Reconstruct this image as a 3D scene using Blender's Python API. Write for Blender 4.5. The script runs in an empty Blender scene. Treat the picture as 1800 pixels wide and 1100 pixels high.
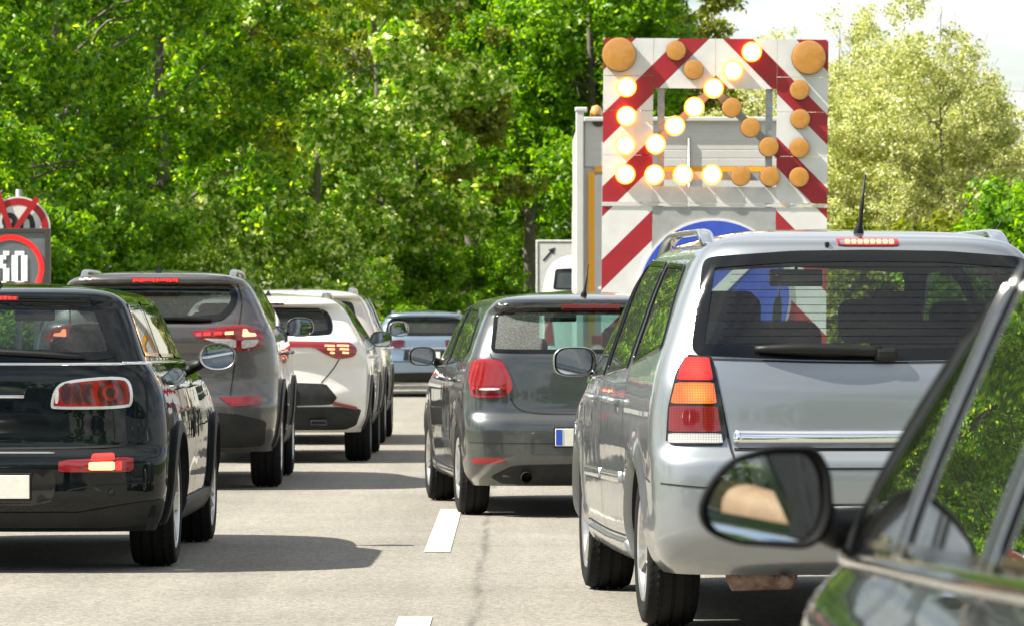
import bpy, bmesh, math, random
import numpy as np
from mathutils import Vector, Matrix, Euler
from mathutils.bvhtree import BVHTree
from mathutils.geometry import delaunay_2d_cdt

random.seed(7)
rng = np.random.default_rng(7)
SC = bpy.context.scene
COL = SC.collection
R = math.radians

# ------------------------------------------------------------------ camera
cam_d = bpy.data.cameras.new("camera")
cam = bpy.data.objects.new("camera", cam_d)
COL.objects.link(cam)
CAM_H = 1.22
cam.location = (0, 0, CAM_H)
cam.rotation_euler = (R(90.14), 0, 0)
cam_d.sensor_width = 36
cam_d.lens = 166
cam_d.clip_start = 0.1
cam_d.clip_end = 3000
cam_d.dof.use_dof = True
cam_d.dof.focus_distance = 23.0
cam_d.dof.aperture_fstop = 14.0
SC.camera = cam

# ------------------------------------------------------------------ sky, sun, exposure
SUN_EL, SUN_AHEAD = 47.0, -13.0
world = bpy.data.worlds.new("World")
SC.world = world
world.use_nodes = True
wn, wl = world.node_tree.nodes, world.node_tree.links
bg = wn["Background"]
sky = wn.new("ShaderNodeTexSky")
sky.sky_type = 'NISHITA'
sky.sun_disc = False
sky.sun_elevation = R(SUN_EL)
sky.sun_rotation = R(270 + SUN_AHEAD)
sky.air_density = 1.0
sky.dust_density = 0.6
sky.ozone_density = 1.2
# soft fair-weather clouds, laid out on a plane high above
tc = wn.new("ShaderNodeTexCoord")
sep = wn.new("ShaderNodeSeparateXYZ")
wl.new(tc.outputs["Generated"], sep.inputs[0])
zadd = wn.new("ShaderNodeMath"); zadd.operation = 'ADD'; zadd.inputs[1].default_value = 0.12
zabs = wn.new("ShaderNodeMath"); zabs.operation = 'ABSOLUTE'
wl.new(sep.outputs[2], zabs.inputs[0]); wl.new(zabs.outputs[0], zadd.inputs[0])
dx = wn.new("ShaderNodeMath"); dx.operation = 'DIVIDE'
dy = wn.new("ShaderNodeMath"); dy.operation = 'DIVIDE'
wl.new(sep.outputs[0], dx.inputs[0]); wl.new(zadd.outputs[0], dx.inputs[1])
wl.new(sep.outputs[1], dy.inputs[0]); wl.new(zadd.outputs[0], dy.inputs[1])
cmb = wn.new("ShaderNodeCombineXYZ")
wl.new(dx.outputs[0], cmb.inputs[0]); wl.new(dy.outputs[0], cmb.inputs[1])
cn = wn.new("ShaderNodeTexNoise")
cn.inputs["Scale"].default_value = 1.1
cn.inputs["Detail"].default_value = 7
cn.inputs["Roughness"].default_value = 0.58
wl.new(cmb.outputs[0], cn.inputs["Vector"])
cr = wn.new("ShaderNodeValToRGB")
cr.color_ramp.elements[0].position = 0.38
cr.color_ramp.elements[1].position = 0.62
wl.new(cn.outputs["Fac"], cr.inputs[0])
cmix = wn.new("ShaderNodeMixRGB")
cmix.inputs["Color2"].default_value = (9.0, 8.9, 8.6, 1)
wl.new(cr.outputs[0], cmix.inputs["Fac"])
wl.new(sky.outputs[0], cmix.inputs["Color1"])
wl.new(cmix.outputs[0], bg.inputs["Color"])
bg.inputs["Strength"].default_value = 0.056

sun_d = bpy.data.lights.new("sun", 'SUN')
sun_d.energy = 4.9
sun_d.angle = R(0.53)
sun_d.color = (1.0, 0.94, 0.83)
sun = bpy.data.objects.new("sun", sun_d)
COL.objects.link(sun)
_el, _az = R(SUN_EL), R(SUN_AHEAD)
to_sun = Vector((-math.cos(_el) * math.cos(_az), math.cos(_el) * math.sin(_az), math.sin(_el)))
sun.rotation_euler = (-to_sun).to_track_quat('-Z', 'Y').to_euler()
sun.location = to_sun * 60

vs = SC.view_settings
vs.view_transform = 'Standard'
vs.look = 'None'
vs.exposure = 1.36
vs.gamma = 1.0
vs.use_curve_mapping = False
SC.cycles.max_bounces = 9
SC.cycles.transparent_max_bounces = 14
SC.cycles.diffuse_bounces = 3
SC.cycles.glossy_bounces = 4
SC.cycles.transmission_bounces = 5
SC.cycles.caustics_reflective = False
SC.cycles.caustics_refractive = False
SC.cycles.sample_clamp_indirect = 6
SC.cycles.use_denoising = True
SC.cycles.use_adaptive_sampling = True

# ------------------------------------------------------------------ materials
MATS = {}


def nn(m, t):
    return m.node_tree.nodes.new(t)


def mat(name, col, rough=0.5, metal=0.0, coat=0.0, coat_rough=0.03, emis=None, estr=0.0, spec=0.5,
        var=0.0, vscale=8.0, bump=0.0, bscale=60.0, rvar=0.0, vcol=None):
    m = bpy.data.materials.new(name)
    m.use_nodes = True
    b = m.node_tree.nodes["Principled BSDF"]
    L = m.node_tree.links
    b.inputs["Base Color"].default_value = (*col, 1)
    b.inputs["Roughness"].default_value = rough
    b.inputs["Metallic"].default_value = metal
    b.inputs["Coat Weight"].default_value = coat
    b.inputs["Coat Roughness"].default_value = coat_rough
    b.inputs["Specular IOR Level"].default_value = spec
    if emis:
        b.inputs["Emission Color"].default_value = (*emis, 1)
        b.inputs["Emission Strength"].default_value = estr
    if var or bump or rvar:
        t = nn(m, "ShaderNodeTexCoord")
    if var or rvar:
        n = nn(m, "ShaderNodeTexNoise")
        n.inputs["Scale"].default_value = vscale
        n.inputs["Detail"].default_value = 6
        n.inputs["Roughness"].default_value = 0.65
        L.new(t.outputs["Object"], n.inputs["Vector"])
    if var:
        mx = nn(m, "ShaderNodeMixRGB")
        c2 = vcol if vcol else tuple(c * (1 - var) for c in col)
        mx.inputs["Color1"].default_value = (*col, 1)
        mx.inputs["Color2"].default_value = (*c2, 1)
        rp = nn(m, "ShaderNodeValToRGB")
        rp.color_ramp.elements[0].position = 0.38
        rp.color_ramp.elements[1].position = 0.66
        rp.color_ramp.elements[1].color = (var if vcol else 1,) * 3 + (1,)
        L.new(n.outputs["Fac"], rp.inputs[0])
        L.new(rp.outputs[0], mx.inputs["Fac"])
        L.new(mx.outputs[0], b.inputs["Base Color"])
    if rvar:
        mr = nn(m, "ShaderNodeMapRange")
        mr.inputs["From Min"].default_value = 0.3
        mr.inputs["From Max"].default_value = 0.7
        mr.inputs["To Min"].default_value = max(0.0, rough - rvar)
        mr.inputs["To Max"].default_value = rough + rvar
        L.new(n.outputs["Fac"], mr.inputs["Value"])
        L.new(mr.outputs[0], b.inputs["Roughness"])
    if bump:
        n2 = nn(m, "ShaderNodeTexNoise")
        n2.inputs["Scale"].default_value = bscale
        n2.inputs["Detail"].default_value = 4
        L.new(t.outputs["Object"], n2.inputs["Vector"])
        bp = nn(m, "ShaderNodeBump")
        bp.inputs["Strength"].default_value = bump
        bp.inputs["Distance"].default_value = 0.01
        L.new(n2.outputs["Fac"], bp.inputs["Height"])
        L.new(bp.outputs[0], b.inputs["Normal"])
    MATS[name] = m
    return m


def paint(name, col, metal=0.55, rough=0.32, dust=(0.30, 0.28, 0.24), dustamt=0.10):
    m = mat(name, col, rough, metal, 1.0, 0.02, spec=0.5 if metal > 0.2 else 0.0)
    b = m.node_tree.nodes["Principled BSDF"]
    L = m.node_tree.links
    t = nn(m, "ShaderNodeTexCoord")
    n = nn(m, "ShaderNodeTexNoise")
    n.inputs["Scale"].default_value = 3.5
    n.inputs["Detail"].default_value = 9
    n.inputs["Roughness"].default_value = 0.7
    L.new(t.outputs["Object"], n.inputs["Vector"])
    rp = nn(m, "ShaderNodeMapRange")
    rp.inputs["From Min"].default_value = 0.42
    rp.inputs["From Max"].default_value = 0.75
    rp.inputs["To Max"].default_value = dustamt
    L.new(n.outputs["Fac"], rp.inputs["Value"])
    # road film gathers on the lower panels
    sp = nn(m, "ShaderNodeSeparateXYZ")
    L.new(t.outputs["Object"], sp.inputs[0])
    zr = nn(m, "ShaderNodeMapRange")
    zr.inputs["From Min"].default_value = 0.75
    zr.inputs["From Max"].default_value = 0.25
    zr.inputs["To Max"].default_value = dustamt * 2.2
    L.new(sp.outputs[2], zr.inputs["Value"])
    zm = nn(m, "ShaderNodeMath"); zm.operation = 'MULTIPLY'
    L.new(zr.outputs[0], zm.inputs[0]); L.new(n.outputs["Fac"], zm.inputs[1])
    ad = nn(m, "ShaderNodeMath"); ad.operation = 'ADD'; ad.use_clamp = True
    L.new(rp.outputs[0], ad.inputs[0]); L.new(zm.outputs[0], ad.inputs[1])
    mx = nn(m, "ShaderNodeMixRGB")
    mx.inputs["Color1"].default_value = (*col, 1)
    mx.inputs["Color2"].default_value = (*dust, 1)
    L.new(ad.outputs[0], mx.inputs["Fac"])
    L.new(mx.outputs[0], b.inputs["Base Color"])
    cr_ = nn(m, "ShaderNodeMath"); cr_.operation = 'MULTIPLY_ADD'
    cr_.inputs[1].default_value = 0.5; cr_.inputs[2].default_value = 0.015
    L.new(ad.outputs[0], cr_.inputs[0])
    L.new(cr_.outputs[0], b.inputs["Coat Roughness"])
    # very faint orange peel / panel waviness
    n2 = nn(m, "ShaderNodeTexNoise")
    n2.inputs["Scale"].default_value = 2.3
    n2.inputs["Detail"].default_value = 2
    L.new(t.outputs["Object"], n2.inputs["Vector"])
    bp = nn(m, "ShaderNodeBump")
    bp.inputs["Strength"].default_value = 0.25
    bp.inputs["Distance"].default_value = 0.012
    L.new(n2.outputs["Fac"], bp.inputs["Height"])
    L.new(bp.outputs[0], b.inputs["Normal"])
    L.new(bp.outputs[0], b.inputs["Coat Normal"])
    return m


def glass(name, tint, boost=1.0, dirt=0.03, wipe=None, dirtcol=(0.42, 0.43, 0.40), spread=(0.4, 1.8)):
    """Single-sheet car glass: tinted see-through plus Fresnel reflection plus a film of dust."""
    m = bpy.data.materials.new(name)
    m.use_nodes = True
    N, L = m.node_tree.nodes, m.node_tree.links
    N.remove(N["Principled BSDF"])
    out = N["Material Output"]
    tr = nn(m, "ShaderNodeBsdfTransparent"); tr.inputs[0].default_value = (*tint, 1)
    gl = nn(m, "ShaderNodeBsdfGlossy"); gl.inputs["Roughness"].default_value = 0.0
    fr = nn(m, "ShaderNodeFresnel"); fr.inputs["IOR"].default_value = 1.6
    mu = nn(m, "ShaderNodeMath"); mu.operation = 'MULTIPLY'; mu.use_clamp = True
    mu.inputs[1].default_value = boost
    # the sheet is thin: seen from either side it reflects like the air-to-glass face
    ge = nn(m, "ShaderNodeNewGeometry")
    ir = nn(m, "ShaderNodeMapRange"); ir.inputs["To Min"].default_value = 1.6; ir.inputs["To Max"].default_value = 1 / 1.6
    L.new(ge.outputs["Backfacing"], ir.inputs["Value"]); L.new(ir.outputs[0], fr.inputs["IOR"])
    L.new(fr.outputs[0], mu.inputs[0])
    mx = nn(m, "ShaderNodeMixShader")
    L.new(mu.outputs[0], mx.inputs[0]); L.new(tr.outputs[0], mx.inputs[1]); L.new(gl.outputs[0], mx.inputs[2])
    df = nn(m, "ShaderNodeBsdfDiffuse"); df.inputs[0].default_value = (*dirtcol, 1)
    t = nn(m, "ShaderNodeTexCoord")
    n = nn(m, "ShaderNodeTexNoise"); n.inputs["Scale"].default_value = 90; n.inputs["Detail"].default_value = 5
    L.new(t.outputs["Object"], n.inputs["Vector"])
    mr = nn(m, "ShaderNodeMapRange")
    mr.inputs["From Min"].default_value = 0.35; mr.inputs["From Max"].default_value = 0.7
    mr.inputs["To Min"].default_value = dirt * spread[0]; mr.inputs["To Max"].default_value = dirt * spread[1]
    L.new(n.outputs["Fac"], mr.inputs["Value"])
    fac = mr.outputs[0]
    if wipe:
        (wx, wz, r0, r1, inside) = wipe
        sp = nn(m, "ShaderNodeSeparateXYZ"); L.new(t.outputs["Object"], sp.inputs[0])
        cb = nn(m, "ShaderNodeCombineXYZ")
        L.new(sp.outputs[0], cb.inputs[0]); L.new(sp.outputs[2], cb.inputs[2])
        vd = nn(m, "ShaderNodeVectorMath"); vd.operation = 'DISTANCE'
        L.new(cb.outputs[0], vd.inputs[0]); vd.inputs[1].default_value = (wx, 0, wz)
        m1 = nn(m, "ShaderNodeMapRange")
        m1.inputs["From Min"].default_value = r1 - 0.006; m1.inputs["From Max"].default_value = r1 + 0.006
        m1.inputs["To Min"].default_value = inside
        L.new(vd.outputs["Value"], m1.inputs["Value"])
        m2 = nn(m, "ShaderNodeMapRange")
        m2.inputs["From Min"].default_value = r0 - 0.006; m2.inputs["From Max"].default_value = r0 + 0.006
        m2.inputs["To Min"].default_value = 1.0; m2.inputs["To Max"].default_value = 0.0
        L.new(vd.outputs["Value"], m2.inputs["Value"])
        mxx = nn(m, "ShaderNodeMath"); mxx.operation = 'MAXIMUM'
        L.new(m1.outputs[0], mxx.inputs[0]); L.new(m2.outputs[0], mxx.inputs[1])
        mm = nn(m, "ShaderNodeMath"); mm.operation = 'MULTIPLY'
        L.new(mxx.outputs[0], mm.inputs[0]); L.new(fac, mm.inputs[1])
        fac = mm.outputs[0]
    mx2 = nn(m, "ShaderNodeMixShader")
    L.new(fac, mx2.inputs[0]); L.new(mx.outputs[0], mx2.inputs[1]); L.new(df.outputs[0], mx2.inputs[2])
    L.new(mx2.outputs[0], out.inputs["Surface"])
    MATS[name] = m
    return m


def lens_mat(name, col, scale=160, emis=0.0, ecol=None, core=None):
    """Moulded lamp lens with a fine prism grid; lit lenses glow, brightest around `core` (object x, z, radius)."""
    m = mat(name, col, 0.12, 0, 1.0, 0.02)
    b = m.node_tree.nodes["Principled BSDF"]; L = m.node_tree.links
    t = nn(m, "ShaderNodeTexCoord")
    sp = nn(m, "ShaderNodeSeparateXYZ"); L.new(t.outputs["Object"], sp.inputs[0])
    vals = []
    for k in (0, 2):
        mu = nn(m, "ShaderNodeMath"); mu.operation = 'MULTIPLY'; mu.inputs[1].default_value = scale * 2 * math.pi / 2
        L.new(sp.outputs[k], mu.inputs[0])
        sn = nn(m, "ShaderNodeMath"); sn.operation = 'SINE'; L.new(mu.outputs[0], sn.inputs[0])
        vals.append(sn)
    mu = nn(m, "ShaderNodeMath"); mu.operation = 'MAXIMUM'
    L.new(vals[0].outputs[0], mu.inputs[0]); L.new(vals[1].outputs[0], mu.inputs[1])
    mr = nn(m, "ShaderNodeMapRange"); mr.inputs["From Min"].default_value = -0.6
    mr.inputs["To Min"].default_value = 1.0; mr.inputs["To Max"].default_value = 0.45
    L.new(mu.outputs[0], mr.inputs["Value"])
    mx = nn(m, "ShaderNodeMixRGB"); mx.blend_type = 'MULTIPLY'; mx.inputs["Fac"].default_value = 1
    mx.inputs["Color1"].default_value = (*col, 1)
    L.new(mr.outputs[0], mx.inputs["Color2"]); L.new(mx.outputs[0], b.inputs["Base Color"])
    if emis:
        b.inputs["Emission Color"].default_value = (*(ecol or col), 1)
        es = nn(m, "ShaderNodeMath"); es.operation = 'MULTIPLY'; es.inputs[1].default_value = emis
        L.new(mr.outputs[0], es.inputs[0])
        src = es.outputs[0]
        if core:
            cb = nn(m, "ShaderNodeCombineXYZ"); ab = nn(m, "ShaderNodeMath"); ab.operation = 'ABSOLUTE'
            L.new(sp.outputs[0], ab.inputs[0]); L.new(ab.outputs[0], cb.inputs[0]); L.new(sp.outputs[2], cb.inputs[2])
            vd = nn(m, "ShaderNodeVectorMath"); vd.operation = 'DISTANCE'
            L.new(cb.outputs[0], vd.inputs[0]); vd.inputs[1].default_value = (core[0], 0, core[1])
            m3 = nn(m, "ShaderNodeMapRange"); m3.inputs["From Max"].default_value = core[2]
            m3.inputs["To Min"].default_value = 3.2; m3.inputs["To Max"].default_value = 0.55
            L.new(vd.outputs["Value"], m3.inputs["Value"])
            e2 = nn(m, "ShaderNodeMath"); e2.operation = 'MULTIPLY'
            L.new(src, e2.inputs[0]); L.new(m3.outputs[0], e2.inputs[1]); src = e2.outputs[0]
        L.new(src, b.inputs["Emission Strength"])
    return m


def leaf_mat(name, ramp, trans=(0.35, 0.5, 0.05), tfac=0.42):
    m = bpy.data.materials.new(name)
    m.use_nodes = True
    N, L = m.node_tree.nodes, m.node_tree.links
    b = N["Principled BSDF"]
    b.inputs["Roughness"].default_value = 0.42
    b.inputs["Specular IOR Level"].default_value = 0.45
    g = nn(m, "ShaderNodeNewGeometry")
    rp = nn(m, "ShaderNodeValToRGB")
    rp.color_ramp.interpolation = 'LINEAR'
    els = rp.color_ramp.elements
    els[0].position, els[0].color = ramp[0][0], (*ramp[0][1], 1)
    els[1].position, els[1].color = ramp[-1][0], (*ramp[-1][1], 1)
    for p, c in ramp[1:-1]:
        e = els.new(p); e.color = (*c, 1)
    L.new(g.outputs["Random Per Island"], rp.inputs[0])
    L.new(rp.outputs[0], b.inputs["Base Color"])
    tl = nn(m, "ShaderNodeBsdfTranslucent")
    mx = nn(m, "ShaderNodeMixRGB"); mx.blend_type = 'MULTIPLY'; mx.inputs["Fac"].default_value = 1
    L.new(rp.outputs[0], mx.inputs["Color1"]); mx.inputs["Color2"].default_value = (*trans, 1)
    L.new(mx.outputs[0], tl.inputs[0])
    ms = nn(m, "ShaderNodeMixShader"); ms.inputs[0].default_value = tfac
    L.new(b.outputs[0], ms.inputs[1]); L.new(tl.outputs[0], ms.inputs[2])
    L.new(ms.outputs[0], N["Material Output"].inputs["Surface"])
    MATS[name] = m
    return m


mat('black_plastic', (0.009, 0.0095, 0.010), 0.45, spec=0.3, bump=0.2, bscale=220, var=0.5, vscale=14, vcol=(0.016, 0.016, 0.015))
mat('gloss_black', (0.008, 0.008, 0.009), 0.12, coat=0.6)
mat('frit', (0.004, 0.005, 0.006), 0.07, spec=0.35)
mat('rubber', (0.007, 0.0075, 0.008), 0.75, spec=0.2, var=0.5, vscale=18, vcol=(0.014, 0.013, 0.012), bump=0.2, bscale=90)
mat('matt_black', (0.006, 0.0065, 0.007), 0.6, spec=0.06, var=0.4, vscale=10, vcol=(0.012, 0.012, 0.012))
mat('bright_trim', (0.86, 0.86, 0.85), 0.24, 0.9, rvar=0.05, vscale=20)
mat('seam', (0.006, 0.006, 0.007), 0.8)
mat('chrome', (0.82, 0.83, 0.84), 0.06, 1.0, rvar=0.04, vscale=30)
mat('dull_chrome', (0.34, 0.34, 0.33), 0.16, 1.0, rvar=0.05, vscale=30)
mat('satin_metal', (0.55, 0.55, 0.55), 0.28, 1.0)
mat('rim_silver', (0.60, 0.60, 0.60), 0.3, 0.85, coat=0.5, var=0.5, vscale=12, vcol=(0.30, 0.27, 0.23))
mat('rim_dark', (0.05, 0.05, 0.052), 0.35, 0.6, coat=0.4)
mat('mirror_glass', (0.86, 0.89, 0.90), 0.01, 1.0)
mat('interior', (0.008, 0.009, 0.010), 0.85, spec=0.2, bump=0.15, bscale=120)
mat('seat_cloth', (0.009, 0.010, 0.012), 0.95, spec=0.15, bump=0.3, bscale=260)
mat('headliner', (0.30, 0.30, 0.29), 0.95)
mat('rust', (0.16, 0.085, 0.05), 0.7, 0.3, var=0.6, vscale=25, vcol=(0.35, 0.30, 0.26), bump=0.4, bscale=60)
mat('pipe', (0.10, 0.095, 0.09), 0.5, 0.9, var=0.5, vscale=20)
mat('plate_white', (0.78, 0.78, 0.70), 0.35, coat=0.3, var=0.08, vscale=40)
mat('plate_blue', (0.02, 0.09, 0.50), 0.35, coat=0.3)
mat('lens_red', (0.25, 0.004, 0.008), 0.10, coat=1.0)
mat('lens_dark_red', (0.07, 0.002, 0.004), 0.10, coat=1.0)
mat('lens_clear', (0.62, 0.60, 0.58), 0.15, coat=1.0, var=0.4, vscale=70)
mat('lens_smoke', (0.045, 0.012, 0.02), 0.10, coat=1.0)
mat('reflector_red', (0.20, 0.003, 0.005), 0.15, coat=1.0, emis=(1, 0.02, 0.02), estr=0.0)
mat('lit_red', (0.6, 0.01, 0.01), 0.2, coat=1.0, emis=(1.0, 0.025, 0.015), estr=0.6)
mat('lit_red_hot', (0.8, 0.05, 0.03), 0.2, coat=1.0, emis=(1.0, 0.30, 0.12), estr=1.9)
mat('lit_amber_hot', (0.9, 0.5, 0.1), 0.2, coat=1.0, emis=(1.0, 0.52, 0.16), estr=1.3)
lens_mat('grid_red_lit', (0.34, 0.008, 0.008), 200, 0.30, (1.0, 0.05, 0.02), (0.70, 1.05, 0.07))
lens_mat('grid_amber_lit', (0.50, 0.10, 0.015), 200, 0.30, (1.0, 0.24, 0.03), (0.70, 0.95, 0.065))
lens_mat('grid_red', (0.22, 0.003, 0.006), 200)
lens_mat('grid_clear', (0.60, 0.58, 0.56), 200)
glass('glass_side', (0.30, 0.33, 0.30), 1.25, 0.03)
glass('glass_dark', (0.10, 0.12, 0.12), 1.15, 0.025)
glass('glass_clear', (0.84, 0.90, 0.87), 1.0, 0.006)
glass('glass_zafira', (0.56, 0.66, 0.64), 1.1, 0.008)
glass('glass_polo', (0.24, 0.47, 0.44), 1.2, 0.36, wipe=(0.02, 1.03, 0.06, 0.36, 0.05), dirtcol=(0.24, 0.25, 0.235), spread=(0.7, 1.35))
glass('glass_door', (0.80, 0.86, 0.82), 1.25, 0.012)
glass('glass_front_car', (0.10, 0.12, 0.11), 1.35, 0.012)
paint('paint_black', (0.003, 0.006, 0.007), 0.0, 0.3, dustamt=0.012).node_tree.nodes['Principled BSDF'].inputs['Coat Weight'].default_value = 0.80
paint('paint_tucson', (0.105, 0.098, 0.095), 0.7, 0.34)
paint('paint_white', (0.74, 0.72, 0.67), 0.0, 0.35, dustamt=0.12)
paint('paint_champagne', (0.60, 0.57, 0.50), 0.35, 0.34)
paint('paint_silverblue', (0.19, 0.26, 0.34), 0.6, 0.34)
paint('paint_polo', (0.082, 0.090, 0.092), 0.8, 0.30, dustamt=0.08)
paint('paint_zafira', (0.285, 0.312, 0.338), 0.72, 0.33, dustamt=0.10)
paint('paint_darkgreen', (0.012, 0.022, 0.018), 0.55, 0.22, dustamt=0.03)
mat('cladding', (0.018, 0.020, 0.021), 0.5, spec=0.2, bump=0.15, bscale=260, var=0.6, vscale=10, vcol=(0.034, 0.033, 0.031))


# ------------------------------------------------------------------ object helpers
def link(o, parent=None):
    COL.objects.link(o)
    if parent is not None:
        o.parent = parent
    return o


def empty(name, loc=(0, 0, 0), rz=0.0, parent=None):
    o = bpy.data.objects.new(name, None)
    o.location = loc
    o.rotation_euler = (0, 0, rz)
    o.empty_display_size = 0.2
    return link(o, parent)


def tag(o, label=None, cat=None, group=None, kind=None):
    if label: o["label"] = label
    if cat: o["category"] = cat
    if group: o["group"] = group
    if kind: o["kind"] = kind
    return o


def mesh_obj(name, verts, faces, m, parent=None, smooth=True, mats=None, midx=None):
    me = bpy.data.meshes.new(name)
    me.from_pydata([tuple(v) for v in verts], [], [tuple(f) for f in faces])
    for x in (mats or [m]):
        me.materials.append(MATS[x] if isinstance(x, str) else x)
    if smooth:
        me.polygons.foreach_set('use_smooth', [True] * len(me.polygons))
    if midx is not None:
        me.polygons.foreach_set('material_index', midx)
    me.update()
    return link(bpy.data.objects.new(name, me), parent)


def bm_obj(name, bm, m, parent=None, smooth=False, bevel=None):
    me = bpy.data.meshes.new(name)
    bmesh.ops.recalc_face_normals(bm, faces=bm.faces)
    bm.to_mesh(me)
    bm.free()
    me.materials.append(MATS[m] if isinstance(m, str) else m)
    if smooth:
        me.polygons.foreach_set('use_smooth', [True] * len(me.polygons))
    return link(bpy.data.objects.new(name, me), parent)


def add_box(bm, c, s, rot=None, bevel=0.0, seg=2):
    r = bmesh.ops.create_cube(bm, size=1.0)
    vs_ = r['verts']
    M = Matrix.Translation(Vector(c)) @ ((rot.to_matrix().to_4x4() if rot else Matrix.Identity(4))) @ Matrix.Diagonal((*s, 1))
    bmesh.ops.transform(bm, matrix=M, verts=vs_)
    if bevel:
        es = list({e for v in vs_ for e in v.link_edges})
        bmesh.ops.bevel(bm, geom=es, offset=bevel, segments=seg, profile=0.5, affect='EDGES')


def box(name, c, s, m, parent=None, bevel=0.0, seg=2, rot=None, smooth=False):
    bm = bmesh.new()
    add_box(bm, c, s, rot, bevel, seg)
    return bm_obj(name, bm, m, parent, smooth)


def add_tube(bm, pts, radii, seg=10, cap=True):
    pts = [Vector(p) for p in pts]
    if not hasattr(radii, '__len__'):
        radii = [radii] * len(pts)
    rings = []
    up = None
    for i, p in enumerate(pts):
        t = (pts[min(i + 1, len(pts) - 1)] - pts[max(i - 1, 0)]).normalized()
        if up is None:
            up = t.orthogonal().normalized()
        up = (up - t * up.dot(t))
        up = up.normalized() if up.length > 1e-6 else t.orthogonal().normalized()
        w = t.cross(up)
        rings.append([bm.verts.new(p + (up * math.cos(a) + w * math.sin(a)) * radii[i])
                      for a in [2 * math.pi * k / seg for k in range(seg)]])
    for a, b in zip(rings, rings[1:]):
        for k in range(seg):
            bm.faces.new((a[k], a[(k + 1) % seg], b[(k + 1) % seg], b[k]))
    if cap:
        bm.faces.new(rings[0][::-1])
        bm.faces.new(rings[-1])


def tube(name, pts, radii, m, parent=None, seg=10):
    bm = bmesh.new()
    add_tube(bm, pts, radii, seg)
    return bm_obj(name, bm, m, parent, True)


def pchip(keys):
    k = sorted(keys)
    x = np.array([a for a, _ in k], float)
    y = np.array([b for _, b in k], float)
    h = np.diff(x); d = np.diff(y) / h
    n = len(x)
    s = np.zeros(n)
    for i in range(1, n - 1):
        if d[i - 1] * d[i] > 0:
            w1 = 2 * h[i] + h[i - 1]; w2 = h[i] + 2 * h[i - 1]
            s[i] = (w1 + w2) / (w1 / d[i - 1] + w2 / d[i])
    s[0], s[-1] = d[0], d[-1]

    def f(q):
        q = np.clip(q, x[0], x[-1])
        i = np.clip(np.searchsorted(x, q) - 1, 0, n - 2)
        t = (q - x[i]) / h[i]
        return (y[i] * (1 + 2 * t) * (1 - t) ** 2 + s[i] * h[i] * t * (1 - t) ** 2
                + y[i + 1] * t * t * (3 - 2 * t) + s[i + 1] * h[i] * t * t * (t - 1))
    return f


def chaikin(p, it=2, closed=True, q=0.25):
    p = [np.array(a, float) for a in p]
    for _ in range(it):
        o = []
        n = len(p)
        if not closed:
            o.append(p[0])
        for i in range(n if closed else n - 1):
            a, b = p[i], p[(i + 1) % n]
            o += [a * (1 - q) + b * q, a * q + b * (1 - q)]
        if not closed:
            o.append(p[-1])
        p = o
    return np.array(p)


def resample(p, step, closed=True):
    p = np.array(p, float)
    q = np.vstack([p, p[:1]]) if closed else p
    out = []
    for a, b in zip(q, q[1:]):
        n = max(1, int(math.ceil(np.linalg.norm(b - a) / step)))
        for k in range(n):
            out.append(a + (b - a) * k / n)
    if not closed:
        out.append(q[-1])
    return np.array(out)


def area2(p):
    x, y = p[:, 0], p[:, 1]
    return 0.5 * np.sum(x * np.roll(y, -1) - y * np.roll(x, -1))


def inset(p, d):
    p = np.array(p, float)
    if area2(p) < 0:
        p = p[::-1]
    t = np.roll(p, -1, 0) - np.roll(p, 1, 0)
    t /= (np.linalg.norm(t, axis=1, keepdims=True) + 1e-9)
    n = np.stack([-t[:, 1], t[:, 0]], 1)
    return p + n * d


def inpoly(pts, poly):
    x, y = pts[:, 0], pts[:, 1]
    c = np.zeros(len(pts), bool)
    px, py = poly[:, 0], poly[:, 1]
    j = len(poly) - 1
    for i in range(len(poly)):
        cond = (py[i] > y) != (py[j] > y)
        with np.errstate(divide='ignore', invalid='ignore'):
            xi = (px[j] - px[i]) * (y - py[i]) / (py[j] - py[i]) + px[i]
        c ^= cond & (x < xi)
        j = i
    return c


def nearest_on_poly(pt, poly):
    a = poly; b = np.roll(poly, -1, 0)
    ab = b - a
    t = np.clip(((pt - a) * ab).sum(1) / ((ab * ab).sum(1) + 1e-12), 0, 1)
    q = a + ab * t[:, None]
    i = np.argmin(((q - pt) ** 2).sum(1))
    return q[i]


def triangulate(outer, inner=None, grid=0.05):
    loops = [outer] + ([inner] if inner is not None else [])
    verts, edges = [], []
    for lp in loops:
        s = len(verts)
        verts += [Vector((float(a), float(b))) for a, b in lp]
        edges += [(s + i, s + (i + 1) % len(lp)) for i in range(len(lp))]
    mn, mx = outer.min(0), outer.max(0)
    gx = np.arange(mn[0] + grid * 0.5, mx[0], grid)
    gy = np.arange(mn[1] + grid * 0.5, mx[1], grid)
    if len(gx) and len(gy):
        g = np.array([(a, b) for a in gx for b in gy])
        k = inpoly(g, inset(outer, grid * 0.35))
        if inner is not None:
            k &= ~inpoly(g, inner)
        verts += [Vector((float(a), float(b))) for a, b in g[k]]
    r = delaunay_2d_cdt(verts, edges, [], 0, 1e-6)
    V = np.array([(v.x, v.y) for v in r[0]])
    F = [f for f in r[2]]
    ce = np.array([V[list(f)].mean(0) for f in F])
    ok = inpoly(ce, outer)
    if inner is not None:
        ok &= ~inpoly(ce, inner)
    F = [f for f, o in zip(F, ok) if o]
    return V, F


# ------------------------------------------------------------------ wheels
WHEELS = {}


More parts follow.
